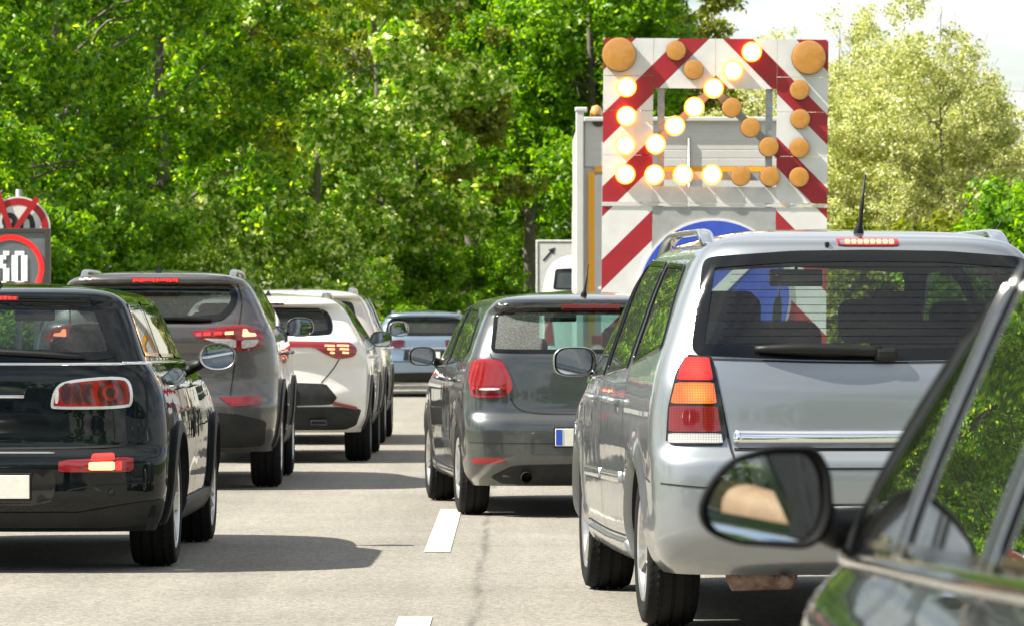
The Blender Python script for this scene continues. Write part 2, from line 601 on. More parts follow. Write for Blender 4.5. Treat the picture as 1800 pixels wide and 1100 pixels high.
def wheel_meshes(key, Rt, wt, Rr, style, rimmat):
    """Meshes of a tyre and a rim, axis along +x (outer face towards +x), centred."""
    if key in WHEELS:
        return WHEELS[key]
    h = wt / 2
    prof = [(h - 0.035, Rr - 0.012), (h - 0.012, Rr + 0.002), (h - 0.001, Rr + (Rt - Rr) * 0.3), (h + 0.003, Rr + (Rt - Rr) * 0.55),
            (h - 0.006, Rr + (Rt - Rr) * 0.83), (h - 0.020, Rt - 0.012), (h - 0.036, Rt - 0.003)]
    tread = []
    for gx in (0.30, 0.0, -0.30):
        g = gx * h * 1.6
        tread += [(g + 0.008, Rt), (g + 0.006, Rt - 0.008), (g - 0.006, Rt - 0.008), (g - 0.008, Rt)]
    full = prof + tread + [(-a, b) for a, b in prof[::-1]]
    n = 110
    V, F = [], []
    m = len(full)
    for i in range(n):
        a = 2 * math.pi * i / n
        for j, (x, r) in enumerate(full):
            if (i % 2) and (j in (5, 6, 7) or j in (m - 6, m - 7, m - 8)):
                r = r - 0.006
            V.append((x, r * math.cos(a), r * math.sin(a)))
    for i in range(n):
        for j in range(m - 1):
            a0, a1 = i * m + j, ((i + 1) % n) * m + j
            F.append((a0, a1, a1 + 1, a0 + 1))
    me = bpy.data.meshes.new('tyre'); me.from_pydata(V, [], F); me.materials.append(MATS['rubber'])
    me.polygons.foreach_set('use_smooth', [abs(V[f[0]][0]) > h - 0.03 for f in F])
    bm = bmesh.new()
    # barrel, lip, back plate
    rp = [(h - 0.012, Rr + 0.004), (h - 0.004, Rr - 0.002), (h - 0.010, Rr - 0.014), (h - 0.04, Rr - 0.022), (-h + 0.05, Rr - 0.03)]
    k = 64
    rings = [[bm.verts.new((x, r * math.cos(2 * math.pi * i / k), r * math.sin(2 * math.pi * i / k))) for i in range(k)] for x, r in rp]
    for A, B in zip(rings, rings[1:]):
        for i in range(k):
            bm.faces.new((A[i], A[(i + 1) % k], B[(i + 1) % k], B[i]))
    for ns, sw, hub in [style]:
        for s in range(ns):
            a = 2 * math.pi * (s + 0.25) / ns
            for off in ((-0.5, 0.5) if sw < 0 else (0,)):
                wsp = abs(sw)
                d = Vector((0, math.cos(a), math.sin(a))); q = Vector((0, -math.sin(a), math.cos(a)))
                o = q * (off * wsp * 1.7)
                p = []
                for rr, ww, xo, th in ((hub * 0.6, wsp * 1.15, h - 0.030, 0.035), (Rr * 0.55, wsp * 0.9, h - 0.016, 0.03), (Rr - 0.006, wsp * 1.05, h - 0.008, 0.026)):
                    sp_ = 1 + (0.6 if off else 0) * (rr / Rr - 0.4)
                    c = d * rr + o * sp_
                    p.append([bm.verts.new(c + q * ww * 0.5 + Vector((xo - 0.006, 0, 0))), bm.verts.new(c + q * ww * 0.28 + Vector((xo, 0, 0))),
                              bm.verts.new(c - q * ww * 0.28 + Vector((xo, 0, 0))), bm.verts.new(c - q * ww * 0.5 + Vector((xo - 0.006, 0, 0))),
                              bm.verts.new(c - q * ww * 0.4 + Vector((xo - th, 0, 0))), bm.verts.new(c + q * ww * 0.4 + Vector((xo - th, 0, 0)))])
                for A, B in zip(p, p[1:]):
                    for i in range(6):
                        bm.faces.new((A[i], A[(i + 1) % 6], B[(i + 1) % 6], B[i]))
        c0 = [bm.verts.new((h - 0.018, hub * math.cos(2 * math.pi * i / 24), hub * math.sin(2 * math.pi * i / 24))) for i in range(24)]
        c1 = [bm.verts.new((h - 0.06, hub * 1.1 * math.cos(2 * math.pi * i / 24), hub * 1.1 * math.sin(2 * math.pi * i / 24))) for i in range(24)]
        bm.faces.new(c0)
        for i in range(24):
            bm.faces.new((c0[i], c0[(i + 1) % 24], c1[(i + 1) % 24], c1[i]))
    bmesh.ops.recalc_face_normals(bm, faces=bm.faces)
    me2 = bpy.data.meshes.new('rim'); bm.to_mesh(me2); bm.free(); me2.materials.append(MATS[rimmat])
    bm = bmesh.new()
    bmesh.ops.create_cone(bm, cap_ends=True, segments=40, radius1=Rr * 0.72, radius2=Rr * 0.72, depth=0.02,
                          matrix=Matrix.Translation((h - 0.085, 0, 0)) @ Matrix.Rotation(R(90), 4, 'Y'))
    me3 = bpy.data.meshes.new('brake_disc'); bm.to_mesh(me3); bm.free(); me3.materials.append(MATS['pipe'])
    bm = bmesh.new()
    bmesh.ops.create_cone(bm, cap_ends=True, segments=40, radius1=Rr - 0.005, radius2=Rr - 0.005, depth=0.01,
                          matrix=Matrix.Translation((-h + 0.05, 0, 0)) @ Matrix.Rotation(R(90), 4, 'Y'))
    me4 = bpy.data.meshes.new('wheel_back'); bm.to_mesh(me4); bm.free(); me4.materials.append(MATS['seam'])
    WHEELS[key] = (me, me2, me3, me4)
    return WHEELS[key]


# ------------------------------------------------------------------ the car builder
class Car:
    """Shell = stacked plan outlines; panels, lamps and windows are laid onto that shell in real metres.
    Local axes: x right, y forward (0 = rear bumper), z up."""

    def __init__(self, name, label, cat, group, axle, yaw, P):
        self.P = P
        self.L = P['L']
        fw = Vector((-math.sin(R(yaw)), math.cos(R(yaw)), 0))
        base = Vector((axle[0], axle[1], 0)) - fw * P['oh']
        self.root = empty(name, base, R(yaw))
        tag(self.root, label, cat, group)
        self.build_shell()

    # -- shell
    def build_shell(self):
        P = self.P
        L, zb, zt, ze = P['L'], P['zb'], P['H'], P['ze']
        fyr, fyf, fw, fb = pchip(P['yr']), pchip(P['yf']), pchip(P['w']), pchip(P.get('b', [(0, 0.3), (2, 0.3)]))
        nR = P.get('n', 3.2)
        nb_ = int((ze - zb) / P.get('dz', 0.02))
        zs = list(np.linspace(zb, ze, nb_)) + [ze + (zt - ze) * (1 - (1 - s) ** 2) for s in np.linspace(0, 1, 13)[1:]]
        zs[-1] -= 1e-4
        nA, nS, nF = 34, P.get('nside', 120), 18
        rows = []
        arches = P['arches']
        for z in zs:
            yr, yf, w, b = float(fyr(z)), float(fyf(z)), max(0.004, float(fw(z))), float(fb(z))
            bf = P.get('bf', 0.55)
            tot = yf - yr
            if b + bf > tot * 0.9:
                k = tot * 0.9 / (b + bf); b *= k; bf_ = bf * k
            else:
                bf_ = bf
            t = np.linspace(0, 1, nA)
            t = (t * 0.65 + 0.35 * (1 - (1 - t) ** 2)) * math.pi / 2
            xa = w * np.sin(t) ** (2 / nR); ya = yr + b - b * np.cos(t) ** (2 / nR)
            ys = np.linspace(yr + b, yf - bf_, nS + 2)[1:-1]
            xs = np.full(nS, w)
            t2 = np.linspace(0, math.pi / 2, nF)
            xf = w * np.cos(t2) ** (2 / 2.6); yff = yf - bf_ + bf_ * np.sin(t2) ** (2 / 2.6)
            X = np.concatenate([xa, xs, xf]); Y = np.concatenate([ya, ys, yff])
            X = X * (1 - P.get('barrel', 0.035) * ((Y - 0.48 * L) / (0.5 * L)) ** 2)
            X[0] = 0; X[-1] = 0
            for (ac, ar) in arches:
                rr = np.hypot(Y - ac, z - P['R'])
                X += np.where(X > 0.3, P.get('flare', 0.015) * np.exp(-((rr - ar) / 0.07) ** 2), 0)
            if 'deform' in P:
                X, Y = P['deform'](X, Y, z)
            ring = np.stack([X, Y, np.full_like(X, z)], 1)
            left = ring[1:-1][::-1].copy(); left[:, 0] *= -1
            rows.append(np.vstack([ring, left]))
        m = len(rows[0])
        V = np.vstack(rows)
        nz = len(rows)
        i = np.arange(nz - 1)[:, None]; j = np.arange(m)[None, :]
        jn = (j + 1) % m
        F = np.stack([i * m + j, i * m + jn, (i + 1) * m + jn, (i + 1) * m + j], -1).reshape(-1, 4)
        self.V, self.F = V, F
        self.keep = np.ones(len(F), bool)
        self.bvh = BVHTree.FromPolygons(V.tolist(), F.tolist(), all_triangles=False)
        a, b_, c = V[F[:, 0]], V[F[:, 1]], V[F[:, 3]]
        n = np.cross(b_ - a, c - a)
        d2 = np.cross(V[F[:, 2]] - b_, c - b_)
        n = n + d2
        self.FN = n / (np.linalg.norm(n, axis=1, keepdims=True) + 1e-12)
        self.FC = V[F].mean(1)
        vn = np.zeros_like(V)
        for q in range(4):
            np.add.at(vn, F[:, q], n)
        self.VN = vn / (np.linalg.norm(vn, axis=1, keepdims=True) + 1e-12)
        self.V0 = V.copy()
        self.lips = []

    def pt(self, ax, a, b):
        L = self.L
        if ax == 'rear': o, d = Vector((a, -2, b)), Vector((0, 1, 0))
        elif ax == 'front': o, d = Vector((a, L + 2, b)), Vector((0, -1, 0))
        elif ax == 'L': o, d = Vector((-3, a, b)), Vector((1, 0, 0))
        else: o, d = Vector((3, a, b)), Vector((-1, 0, 0))
        co, no, fi, di = self.bvh.ray_cast(o, d)
        if co is None:
            co, no, fi, di = self.bvh.find_nearest(o + d * (2 if ax in ('rear', 'front') else 2.2))
        # normal blended from the corners of the face, for smooth offsets and shading
        f = self.F[fi]
        w = 1.0 / (np.linalg.norm(self.V0[f] - np.array(co), axis=1) ** 2 + 1e-7)
        nv = (self.VN[f] * w[:, None]).sum(0)
        no = Vector(nv).normalized()
        if no.dot(d) > 0.3: no = -no
        return co, no

    def sel(self, ax):
        if ax == 'rear': return (self.FN[:, 1] < -0.12) & (self.FC[:, 1] < self.L * 0.4), (0, 2)
        if ax == 'front': return (self.FN[:, 1] > 0.05) & (self.FC[:, 1] > self.L * 0.45), (0, 2)
        if ax == 'L': return (self.FC[:, 0] < 0) & (self.FN[:, 0] < -0.2), (1, 2)
        return (self.FC[:, 0] > 0) & (self.FN[:, 0] > 0.2), (1, 2)

    def hole(self, ax, poly, lip=None):
        s, c = self.sel(ax)
        ins = inpoly(self.FC[:, c], poly) & s & self.keep
        if not ins.any():
            return
        dv = np.unique(self.F[ins])
        self.keep &= ~ins
        kv = np.unique(self.F[self.keep & s])
        for v in np.intersect1d(dv, kv):
            q = nearest_on_poly(self.V[v][list(c)], poly)
            if np.linalg.norm(q - self.V[v][list(c)]) > 0.06:
                continue
            co, no = self.pt(ax, float(q[0]), float(q[1]))
            if (co - Vector(self.V[v])).length < 0.14:
                self.V[v] = co
        if lip:
            self.lips.append((ax, poly))

    def patch(self, name, ax, poly, m, off=0.006, parent=None, inner=None, grid=0.05, skirt=0.012, step=0.02, label=None):
        outer = resample(poly, step)
        if area2(outer) < 0: outer = outer[::-1]
        inn = None
        if inner is not None:
            inn = resample(inner, step)
        V2, F2 = triangulate(outer, inn, grid)
        pos, nor = [], []
        for a, b in V2:
            co, no = self.pt(ax, float(a), float(b))
            pos.append(co); nor.append(no)
        V3 = [p + n * off for p, n in zip(pos, nor)]
        outd = {'rear': Vector((0, -1, 0)), 'front': Vector((0, 1, 0)), 'L': Vector((-1, 0, 0)), 'R': Vector((1, 0, 0))}[ax]
        Fs = []
        for f in F2:
            f = list(f)
            if len(f) < 3: continue
            n = (V3[f[1]] - V3[f[0]]).cross(V3[f[2]] - V3[f[0]])
            if n.dot(outd) < 0: f = f[::-1]
            Fs.append(f)
        NN = list(nor)
        if skirt:
            ec = {}
            for f in Fs:
                for k in range(len(f)):
                    a, b = f[k], f[(k + 1) % len(f)]
                    key = (min(a, b), max(a, b))
                    ec[key] = None if key in ec else (a, b)
            for e in ec.values():
                if e is None: continue
                a, b = e
                s = len(V3)
                side = (V3[b] - V3[a]).cross(nor[a]).normalized()
                NN += [side] * 4
                V3 += [V3[a], V3[b], V3[b] - nor[b] * (off + skirt), V3[a] - nor[a] * (off + skirt)]
                Fs.append([s + 1, s, s + 3, s + 2])
        o = mesh_obj(name, V3, Fs, m, parent or self.root)
        o.data.normals_split_custom_set_from_vertices([tuple(q) for q in NN])
        if label: o["label"] = label
        return o

    def patch2(self, name, poly, m, **kw):
        """The same rear-facing panel on both sides of the car (outline given for x > 0)."""
        poly = np.array(poly)
        a = self.patch(name, 'rear', poly, m, **kw)
        p2 = poly.copy(); p2[:, 0] *= -1
        b = self.patch(name, 'rear', p2[::-1], m, **kw)
        return a, b

    def strip(self, name, ax, line, width, m, off=0.002, height=0.0, parent=None, closed=False, step=0.03):
        pts = resample(line, step, closed)
        P3, N3 = [], []
        for a, b in pts:
            co, no = self.pt(ax, float(a), float(b))
            P3.append(co); N3.append(no)
        n = len(P3)
        V, F = [], []
        for i in range(n):
            a = P3[(i - 1) % n] if (closed or i > 0) else P3[i]
            b = P3[(i + 1) % n] if (closed or i < n - 1) else P3[i]
            t = (b - a)
            t = t.normalized() if t.length > 1e-9 else Vector((0, 0, 1))
            s = t.cross(N3[i]).normalized() * width * 0.5
            p = P3[i] + N3[i] * off
            if height:
                up = N3[i] * height
                V += [p - s - N3[i] * 0.01, p - s + up * 0.75, p - s * 0.5 + up, p + s * 0.5 + up, p + s + up * 0.75, p + s - N3[i] * 0.01]
            else:
                V += [p - s, p + s]
        k = 6 if height else 2
        for i in range(n if closed else n - 1):
            for q in range(k - 1):
                a = i * k + q; b = ((i + 1) % n) * k + q
                F.append((a, a + 1, b + 1, b))
        if height and not closed:
            F.append(tuple(range(k))[::-1]); F.append(tuple((n - 1) * k + q for q in range(k)))
        return mesh_obj(name, V, F, m, parent or self.root, smooth=True)

    def window(self, name, ax, poly, m, frit=0.03, off=0.002, it=2, seal=None):
        pl = chaikin(resample(poly, 0.10), 2)
        pl = resample(pl, 0.03)
        if area2(pl) < 0: pl = pl[::-1]
        inn = inset(pl, frit)
        self.hole(ax, inset(pl, frit * 0.5))
        g = self.patch(name, ax, pl, m, off=off, skirt=0, grid=0.04, step=0.025)
        self.patch('window_border', ax, pl, 'frit', off=off + 0.003, parent=g, inner=inn, skirt=0, grid=0.02, step=0.02)
        if seal:
            self.strip('window_trim', ax, pl, 0.014, seal, off=0.001, height=0.007, parent=g, closed=True)
        return g

    def side_windows(self, polys, m, frit=0.02, seal=None, name='side_window'):
        for ax in 'LR':
            for p in polys:
                self.window(name, ax, p, m, frit, seal=seal)

    # -- parts common to all cars
    def wheels(self, key, wt, Rr, style, rimmat, track, liner=True):
        P = self.P
        Rt = P['R']
        meshes = wheel_meshes(key, Rt, wt, Rr, style, rimmat)
        for yc, ar in P['arches']:
            for s in (-1, 1):
                w = empty('wheel', (s * track / 2, yc, Rt), 0, self.root)
                if s < 0: w.rotation_euler = (0, 0, math.pi)
                spin = random.uniform(0, 6)
                for nm, me in zip(('tyre', 'rim', 'brake_disc', 'wheel_back'), meshes):
                    o = link(bpy.data.objects.new(nm, me), w)
                    o.rotation_euler = (spin, 0, 0)

    def arches(self, lipmat, clad=0.0, cladmat='cladding'):
        P = self.P
        for yc, ar in P['arches']:
            a = np.linspace(0, 2 * math.pi, 72, endpoint=False)
            circ = np.stack([yc + ar * np.cos(a), P['R'] + ar * np.sin(a)], 1)
            for ax, s in (('L', -1), ('R', 1)):
                self.hole(ax, circ)
                # arch lip turned inwards and the dark liner behind it
                V, F = [], []
                a0 = math.asin(max(-0.9, min(0.5, (P['zb'] + 0.012 - P['R']) / ar)))
                aa = [t for t in np.linspace(a0, math.pi - a0, 40)]
                for t in aa:
                    y, z = yc + ar * math.cos(t), P['R'] + ar * math.sin(t)
                    co, no = self.pt(ax, y, max(z, P['zb'] + 0.01))
                    x = co.x
                    V += [(x, y, z), (x - s * 0.035, yc + (ar - 0.006) * math.cos(t), P['R'] + (ar - 0.006) * math.sin(t)),
                          (x - s * 0.30, yc + (ar + 0.01) * math.cos(t), P['R'] + (ar + 0.01) * math.sin(t)), (x - s * 0.31, yc, P['R'])]
                for i in range(len(aa) - 1):
                    F += [(4 * i + k, 4 * i + k + 1, 4 * i + k + 5, 4 * i + k + 4) for k in range(3)]
                mi = [0, 1, 1] * (len(aa) - 1)
                mesh_obj('wheel_arch', V, F, None, self.root, True, [lipmat, 'seam'], mi)
                if clad:
                    t0 = math.asin(max(-0.9, (P['zb'] + 0.03 - P['R']) / (ar + clad)))
                    t = np.linspace(t0, math.pi - t0, 44)
                    out_ = np.stack([yc + (ar + clad) * np.cos(t), P['R'] + (ar + clad) * np.sin(t)], 1)
                    in_ = np.stack([yc + (ar - 0.002) * np.cos(t), P['R'] + (ar - 0.002) * np.sin(t)], 1)[::-1]
                    self.patch('arch_cladding', ax, np.vstack([out_, in_]), cladmat, off=0.012, grid=0.5, step=0.05)

    def interior(self, seats_y=(1.05, 2.15), zc=0.55, top=1.05, head=True, sw=0.5, headrear=True, rear_up=0.0):
        r = self.root; P = self.P
        box('cabin_floor', (0, P['L'] * 0.45, zc - 0.16), (P['W'] * 0.82, P['L'] * 0.62, 0.05), 'interior', r)
        for k, y in enumerate(seats_y):
            xs = (-0.36, 0.36)
            for x in xs:
                s = box('seat', (x, y + 0.28, zc), (sw, 0.5, 0.16), 'seat_cloth', r, 0.05, 3, smooth=True)
                hgt = top - zc + (rear_up if k == 0 else 0)
                box('backrest', (x, y, zc + hgt / 2 - 0.06), (sw if k == 0 else sw - 0.02, 0.14, hgt), 'seat_cloth', s, 0.06, 3,
                    Euler((R(12), 0, 0)), True)
                if head and (k > 0 or headrear):
                    hz = top + (0.13 if k else 0.06)
                    hr = box('headrest', (x, y - 0.09, hz), (0.26, 0.10, 0.19), 'seat_cloth', s, 0.045, 3, Euler((R(8), 0, 0)), True)
        box('dashboard', (0, P['dash_y'], P['dash_z'] - 0.14), (P['W'] * 0.8, 0.35, 0.30), 'interior', r, 0.06, 3, smooth=True)
        bm = bmesh.new()
        cx, cy, cz = -0.36, P['dash_y'] - 0.33, P['dash_z'] - 0.06
        ring = [Vector((cx + 0.185 * math.cos(a), cy + 0.07 * math.sin(a), cz + 0.17 * math.sin(a))) for a in np.linspace(0, 2 * math.pi, 25)]
        add_tube(bm, ring, 0.015, 8, False)
        bm_obj('steering_wheel', bm, 'interior', r, True)

    def lining(self):
        """Dark inner trim, a little inside the painted shell."""
        k = self.keep & (self.FC[:, 2] > self.P['zb'] + 0.22)
        F = self.F[k]
        vn = np.zeros_like(self.V)
        for c in range(4):
            np.add.at(vn, F[:, c], self.FN[k])
        vn /= (np.linalg.norm(vn, axis=1, keepdims=True) + 1e-9)
        u, inv = np.unique(F, return_inverse=True)
        inv = inv.reshape(F.shape)
        V = self.V[u] - vn[u] * 0.022
        V[:, 2] = np.minimum(V[:, 2], self.P['H'] - 0.02)
        mesh_obj('interior_trim', V, inv[:, ::-1], 'interior', self.root)

    def finish(self, m, name='body'):
        self.lining()
        F = self.F[self.keep]
        u, inv = np.unique(F, return_inverse=True)
        inv = inv.reshape(F.shape)
        o = mesh_obj(name, self.V[u], inv, m, self.root)
        P = self.P
        y0, y1 = P['yr'][0][1] + 0.12, P['L'] - 0.2
        box('underbody', (0, (y0 + y1) / 2, P['zb'] + 0.05), (P['W'] * 0.70, y1 - y0, 0.09), 'seam', self.root)
        return o

    def seam(self, ax, line, w=0.007, closed=False, it=0):
        ln = chaikin(line, it, closed) if it else line
        return self.strip('panel_seam', ax, ln, w, 'seam', off=0.0022, closed=closed)

    def exhaust(self, x, y, z, r=0.034, m='pipe'):
        bm = bmesh.new()
        add_tube(bm, [(x, y + 0.28, z), (x, y + 0.05, z), (x, y, z - 0.006)], r, 20, False)
        o = bm_obj('exhaust_pipe', bm, m, self.root, True)
        bm = bmesh.new()
        add_tube(bm, [(x, y + 0.28, z), (x, y + 0.004, z - 0.006)], r * 0.86, 20, False)
        bm_obj('pipe_bore', bm, 'seam', o, True)

    def mirror(self, s, pos, w, h, m, depth=0.13, shape=2.6, tilt=8, up=2, arm=0.1, lowarm=-0.02, outline=None, rimm=None):
        """Door mirror on side s (-1 left, +1 right): housing, rim, glass, arm. pos = centre of the glass."""
        cx, cy, cz = pos
        if outline is None:
            t = np.linspace(0, 2 * math.pi, 36, endpoint=False)
            ol = np.stack([np.sign(np.cos(t)) * np.abs(np.cos(t)) ** (2 / shape) * w / 2, np.sign(np.sin(t)) * np.abs(np.sin(t)) ** (2 / shape) * h / 2], 1)
        else:
            ol = resample(chaikin(resample(outline, 0.045), 2), 0.012)
            if area2(ol) < 0: ol = ol[::-1]
        n = len(ol)
        V, F = [], []
        rings = [(0.86, 0.012), (0.93, 0.002), (0.985, -0.002), (1.02, 0.010), (1.03, 0.035), (0.98, 0.07), (0.84, 0.10), (0.58, 0.122), (0.2, 0.13)]
        for sc, y in rings:
            for a, b in ol:
                V.append((cx + a * sc, cy + y * depth / 0.13, cz + b * sc))
        for i in range(len(rings) - 1):
            for k in range(n):
                F.append((i * n + k, i * n + (k + 1) % n, (i + 1) * n + (k + 1) % n, (i + 1) * n + k))
        F.append(tuple((len(rings) - 1) * n + k for k in range(n)))
        mi = [1 if i < 2 else 0 for i in range(len(rings) - 1) for k in range(n)] + [0]
        h_ = mesh_obj('door_mirror', V, F, None, self.root, True, [m, rimm or 'gloss_black'], mi)
        g = bpy.data.meshes.new('mirror_glass')
        Vg = [(a * 0.9, 0, b * 0.9) for a, b in ol]
        g.from_pydata(Vg, [], [tuple(range(n))]); g.materials.append(MATS['mirror_glass'])
        go = link(bpy.data.objects.new('mirror_glass', g), h_)
        go.location = (cx, cy + 0.012, cz)
        go.rotation_euler = (R(-up), 0, R(-s * tilt))
        # arm down to the door
        x1 = cx - s * (w * 0.42)
        co, no = self.pt('L' if s < 0 else 'R', cy + 0.10, cz - h * 0.3 + lowarm)
        V2 = []
        tube('mirror_arm', [(x1, cy + 0.055, cz - h * 0.22), (x1 - s * 0.02, cy + 0.065, cz - h * 0.3), (co.x - s * 0.02, cy + 0.10, co.z)],
             [0.03, 0.03, 0.04], 'black_plastic', h_, 10)
        return h_

    def rails(self, x, y0, y1, m, hgt=0.045, wid=0.03):
        """Raised roof rails standing on their feet."""
        for s in (-1, 1):
            pts = []
            n = 22
            prev = None
            V, F = [], []
            for i in range(n):
                t = i / (n - 1)
                y = y0 + (y1 - y0) * t
                co, no, fi, di = self.bvh.ray_cast(Vector((s * x, y, 3)), Vector((0, 0, -1)))
                if co is None: continue
                e = min(1, min(t, 1 - t) / 0.12)
                zz = co.z + hgt * (1 - (1 - e) ** 2)
                q = wid / 2
                lo = 0.022 if e > 0.75 else zz - co.z + 0.01
                V += [(s * x - q, y, zz - lo), (s * x - q, y, zz - 0.006), (s * x - q * 0.5, y, zz), (s * x + q * 0.5, y, zz), (s * x + q, y, zz - 0.006), (s * x + q, y, zz - lo)]
            k = len(V) // 6
            for i in range(k - 1):
                for j in range(6):
                    F.append((i * 6 + j, i * 6 + (j + 1) % 6, i * 6 + 6 + (j + 1) % 6, i * 6 + 6 + j))
            F.append(tuple(range(6))); F.append(tuple((k - 1) * 6 + j for j in range(6)))
            mesh_obj('roof_rail', V, F, m, self.root, True)

    def fin(self, y, x=0.0, m='gloss_black', h=0.055, ln=0.16):
        co, no, fi, di = self.bvh.ray_cast(Vector((x, y, 3)), Vector((0, 0, -1)))
        V = []
        prof = [(0, 0.035, 0), (0.3, 0.028, 0.012), (0.55, 0.018, 0.03), (0.85, 0.010, h * 0.85), (1.0, 0.006, h)]
        F = []
        # cross-sections at rising height: thin shark fin leaning rearwards
        for t, hw, z in prof:
            y0 = -0.02 + 0.02 * t; y1 = ln * (1 - t) + 0.02
            V += [(x - hw, y + y0, co.z - 0.01 + z), (x + hw, y + y0, co.z - 0.01 + z), (x + hw * 0.4, y + y1, co.z - 0.01 + z), (x - hw * 0.4, y + y1, co.z - 0.01 + z)]
        for i in range(4):
            for j in range(4):
                F.append((i * 4 + j, i * 4 + (j + 1) % 4, i * 4 + 4 + (j + 1) % 4, i * 4 + 4 + j))
        F.append((16, 17, 18, 19))
        return mesh_obj('roof_antenna', V, F, m, self.root, False)

    def rod(self, y, x=0.0, ln=0.24, lean=(0.02, -0.05), m='black_plastic'):
        co, no, fi, di = self.bvh.ray_cast(Vector((x, y, 3)), Vector((0, 0, -1)))
        p = co
        o = tube('roof_antenna', [p + Vector((0, 0.02, -0.01)), p + Vector((0, 0.01, 0.012)), p + Vector((lean[0] * 0.12, lean[1] * 0.1, 0.03)),
                                  p + Vector((lean[0] * 0.4, lean[1] * 0.4, ln * 0.4)), p + Vector((lean[0], lean[1], ln))],
                 [0.024, 0.02, 0.011, 0.008, 0.003], m, self.root, 10)
        return o

    def wiper(self, x0, x1, z0, z1, zp=None, off=0.03, w=0.022, blade=True):
        pts = []
        for i in range(13):
            t = i / 12
            co, no = self.pt('rear', x0 + (x1 - x0) * t, z0 + (z1 - z0) * t)
            pts.append(co + no * (off * (0.6 + 0.4 * math.sin(t * math.pi))))
        return tube('rear_wiper', pts, [w * (0.35 + 0.65 * math.sin(min(1, (i + 1) / 6) * math.pi / 2)) for i in range(13)], 'black_plastic', self.root, 8)

    def plate(self, x, z, w=0.52, h=0.11, off=0.016, blue=True, side=-1):
        r = [(x - w / 2, z - h / 2), (x + w / 2, z - h / 2), (x + w / 2, z + h / 2), (x - w / 2, z + h / 2)]
        co, no = self.pt('rear', x, z)
        y = min(self.pt('rear', x, z)[0].y, self.pt('rear', x, z - h / 2)[0].y) - 0.012
        p = box('licence_plate', (x, y, z), (w, 0.006, h), 'plate_white', self.root, 0.002, 1)
        box('plate_holder', (x, y + 0.007, z), (w + 0.02, 0.010, h + 0.02), 'black_plastic', p, 0.003, 1)
        if blue:
            box('plate_band', (x - w / 2 + 0.024, y - 0.004, z), (0.040, 0.002, h - 0.012), 'plate_blue', p)
        return p

    def handles(self, ys, z, m, ln=0.17, bulge=0.04):
        for s, ax in ((-1, 'L'), (1, 'R')):
            for y in ys:
                co, no = self.pt(ax, y, z)
                pts = [co + Vector((0, -ln / 2, 0)) - no * 0.005, co + Vector((0, -ln * 0.38, 0)) + no * bulge * 0.8, co + no * bulge + Vector((0, 0, 0.003)),
                       co + Vector((0, ln * 0.38, 0)) + no * bulge * 0.8, co + Vector((0, ln / 2, 0)) - no * 0.005]
                tube('door_handle', pts, [0.010, 0.013, 0.014, 0.013, 0.010], m, self.root, 8)

    def doors(self, lines, w=0.007):
        for ax in 'LR':
            for ln in lines:
                self.seam(ax, chaikin(ln, 2, False), w)


def front_keys(L, hood=0.95, cowl_y=1.15, roof_y=1.95, ze=1.5, H=1.6, mid=2.2, zb=0.2):
    """Nose, bonnet and windscreen line; y measured back from the front bumper."""
    return [(zb, L - 0.16), (0.40, L), (0.58, L - 0.01), (hood - 0.25, L - 0.10), (hood - 0.12, L - 0.38), (hood - 0.04, L - 0.75),
            (hood + 0.03, L - cowl_y), (ze, L - roof_y), (ze + (H - ze) * 0.6, L - roof_y - 0.28), (H, mid + 0.25)]

